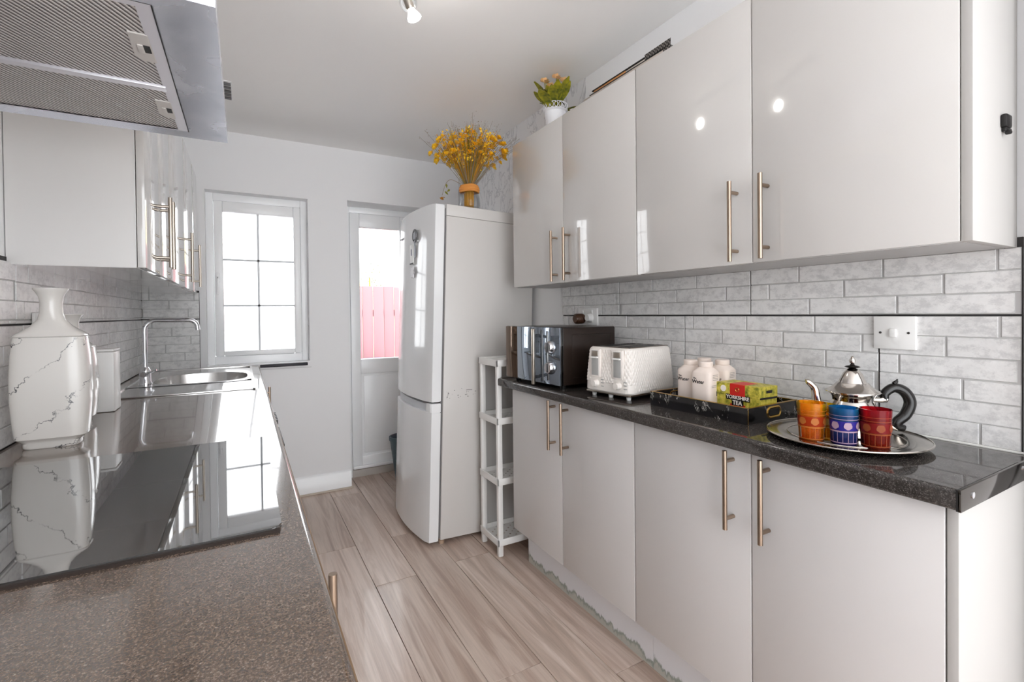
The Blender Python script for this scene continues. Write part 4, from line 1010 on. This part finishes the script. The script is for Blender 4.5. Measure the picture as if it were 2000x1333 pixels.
# dried flower vase on fridge
FT = FR[fr.name] @ Vector((.228, .065, 1.8072))
FT = Vector((FT.x, FT.y, FT.z+.004))
fv = thing('flower_vase', 'glass jar of dried yellow flowers with a tan rope collar on top of the fridge', 'vase', FT, 0, None)
bm = bmesh.new(); lathe(bm, [(.052, 0), (.058, .006), (.060, .02), (.056, .07), (.048, .092), (.045, .1), (.043, .1), (.046, .09), (.053, .07), (.057, .02), (.05, .008)], 0, 0, 40, True, True); put('jar', bm, clearg, fv, local=True)
bm = bmesh.new()
for z_, r_ in ((.096, .050), (.106, .052), (.116, .050), (.125, .046)): tube(bm, [(r_*cos(a), r_*sin(a), z_+.0015*sin(3*a)) for a in [2*pi*k/36 for k in range(37)]], .0062, 8, False)
put('rope_collar', bm, mat('tan_rope', srgb(222, 150, 74), .7), fv, local=True)
yel = mat('dried_yellow_petal', srgb(246, 186, 22), .6); v = coords(yel); L(yel, ramp(yel, noise(yel, v, 35, 3), [(.3, srgb(236, 160, 16)), (.5, srgb(254, 204, 30)), (.7, srgb(255, 228, 96))]), bsdf(yel).inputs['Base Color'])
brn = mat('dried_brown', srgb(110, 78, 40), .8); twg = mat('dried_twig', srgb(150, 136, 120), .8); grn = mat('dried_green', srgb(120, 118, 40), .7)
def spray(th_max, ln):
    a = random.random()*2*pi; t_ = th_max*random.random()**.6
    return Vector((sin(t_)*cos(a), sin(t_)*sin(a), cos(t_)))*ln
bm = bmesh.new()
for k in range(60):
    a = random.random()*2*pi; r_ = .027*random.random()**.5
    box(bm, r_*cos(a)-.002, r_*cos(a)+.002, r_*sin(a)-.002, r_*sin(a)+.002, .006, .13)
put('stem_bundle', bm, amber, fv, local=True, kind='stuff')
def stems(n, rad, th, l0, l1, mt, nm):
    bm = bmesh.new(); tips = []
    for k in range(n):
        d = spray(th, random.uniform(l0, l1)); b0 = Vector((d.x*.10, d.y*.10, .125))
        tip = Vector((d.x, d.y, .125+d.z)); mid = b0.lerp(tip, .5)+Vector((0, 0, .02))
        P = smoothpath([b0, mid, tip], 3); tube(bm, P, rad, 4, False); tips.append((tip, (tip-mid).normalized()))
    put(nm, bm, mt, fv, local=True, kind='stuff'); return tips
t1 = stems(130, .0015, .70, .18, .33, amber, 'stems'); t2 = stems(55, .0012, .82, .2, .34, grn, 'green_stems'); t3 = stems(90, .0007, .95, .28, .385, twg, 'twigs')
def petal_flower(s):
    bm = bmesh.new()
    for q in range(11):
        a = q*2.4; t_ = .35+.33*(q % 4); d = Vector((cos(a)*sin(t_), sin(a)*sin(t_), cos(t_))); sd = d.cross(Z_).normalized()
        up = sd.cross(d)*.2*s
        bm.faces.new([bm.verts.new(p) for p in (d*.1*s, d*.6*s+sd*.42*s+up, d*s, d*.6*s-sd*.42*s+up)])
    return bm
heads = []
for i in range(110):
    a = i*2.399; t_ = .08+.84*((i+.5)/110)**.55; ln = .190+.105*random.random()
    if i % 9 == 0: ln += .02
    heads.append(Vector((sin(t_)*cos(a)*ln*1.02, sin(t_)*sin(a)*ln, .125+cos(t_)*ln)))
first = None
for i, hpos in enumerate(heads):
    if i < 3:
        o = put('blossom', petal_flower(.021+.003*i), yel, fv, local=True); first = first or []; first.append(o)
    else:
        o = first[i % 3].copy(); C.objects.link(o)
    o.location = hpos; d = (hpos-Vector((0, 0, .08))).normalized(); o.rotation_euler = d.to_track_quat('Z', 'Y').to_euler(); s_ = random.uniform(.75, 1.25); o.scale = (s_, s_, s_)
def specks(tips, mt, nm, n, s, spread):
    bm = bmesh.new()
    for tip, d in tips:
        for k in range(n):
            c_ = tip-d*random.random()*.07+Vector((random.gauss(0, 1), random.gauss(0, 1), random.gauss(0, 1)))*spread
            e1 = Vector((random.gauss(0, 1), random.gauss(0, 1), random.gauss(0, 1))).normalized()*s; e2 = e1.cross(Vector((random.gauss(0, 1), 1, random.gauss(0, 1)))).normalized()*s*.7
            bm.faces.new([bm.verts.new(p) for p in (c_-e1, c_+e2, c_+e1, c_-e2)])
    put(nm, bm, mt, fv, local=True, kind='stuff')
specks(t1, yel, 'small_petals', 9, .0075, .011); specks(t2, brn, 'dried_seed_heads', 4, .004, .010); specks(t3, mat('dried_mauve', srgb(150, 116, 100), .8), 'tiny_buds', 6, .0024, .010)
bm = bmesh.new(); tube(bm, smoothpath([(-.03, .0, .125), (-.095, .03, .16), (-.125, .045, .13), (-.14, .05, .075)], 6), .0016, 6); ds = put('drooping_stem', bm, twg, fv, local=True)
bm = petal_flower(.020); bm.transform(Matrix.Translation((-.142, .052, .066)) @ Matrix.Rotation(pi, 4, 'X')); put('drooping_flower', bm, mat('ochre_petal', srgb(206, 140, 40), .7), ds, local=True)
for k, (x, z) in enumerate(((-.115, .095), (-.118, .115), (-.108, .078))):
    bm = leaf_bm(.026, .006); bm.transform(Matrix.Translation((x, .045, z)) @ Matrix.Rotation(.9-.8*k, 4, 'Y')); put('drooping_leaf', bm, grn, ds, local=True)

# ============================================================= ceiling light
LP = Vector((.497, 1.545, 2.228))
cl = thing('ceiling_spotlight', 'chrome ceiling spotlight with a clear glass ball shade', 'ceiling light', (LP.x, LP.y, CZ))
bm = bmesh.new(); box(bm, LP.x-.03, LP.x+.03, LP.y-.42, LP.y+.03, CZ-.022, CZ-.0005, bev=.004); put('ceiling_bar', bm, chrome, cl)
ax = Vector((.38, -.05, -.92)).normalized()
sock = LP-ax*.03
bm = bmesh.new(); tube(bm, smoothpath([(LP.x-.01, LP.y, CZ-.022), (LP.x-.025, LP.y, CZ-.06), sock-ax*.04, sock-ax*.02], 5), .005, 10); put('arm', bm, chrome, cl)
q = ax.to_track_quat('Z', 'Y').to_matrix().to_4x4(); Mq = Matrix.Translation(LP) @ q
bm = bmesh.new(); lathe(bm, [(.008, -.058), (.013, -.054), (.014, -.01), (.011, 0)], 0, 0, 20); bm.transform(Mq); put('lamp_holder', bm, steel, cl)
bm = bmesh.new(); lathe(bm, [(.011, 0), (.013, .006), (.022, .024), (.0235, .030), (.020, .033)], 0, 0, 24); bm.transform(Mq); bulb = mat('frosted_bulb', srgb(255, 255, 255), .3)
bsdf(bulb).inputs['Emission Color'].default_value = (1, .97, .92, 1); bsdf(bulb).inputs['Emission Strength'].default_value = 3; put('bulb', bm, bulb, cl)
bm = bmesh.new(); lathe(bm, [(.012, -.05)]+[(.029*sin(a), -.022-.029*cos(a)) for a in [.45+2.0*k/10 for k in range(11)]], 0, 0, 28, False, False); bm.transform(Mq); put('glass_shade', bm, clearg, cl)

# small ceiling vent beyond the hood
vt = thing('ceiling_vent', 'small slatted vent on the ceiling just beyond the hood corner', 'vent', (-.10, 2.86, CZ))
put('plate', BX(-.17, -.035, 2.76, 2.99, CZ-.004, CZ-.0005), upvc, vt)
for k in range(5): put('slat', BX(-.16, -.038, 2.775+.044*k, 2.795+.044*k, CZ-.012, CZ-.004, bev=.001), mat('vent_dark', srgb(96, 94, 96), .5) if 'vent_dark' not in MATS else MATS['vent_dark'], vt)
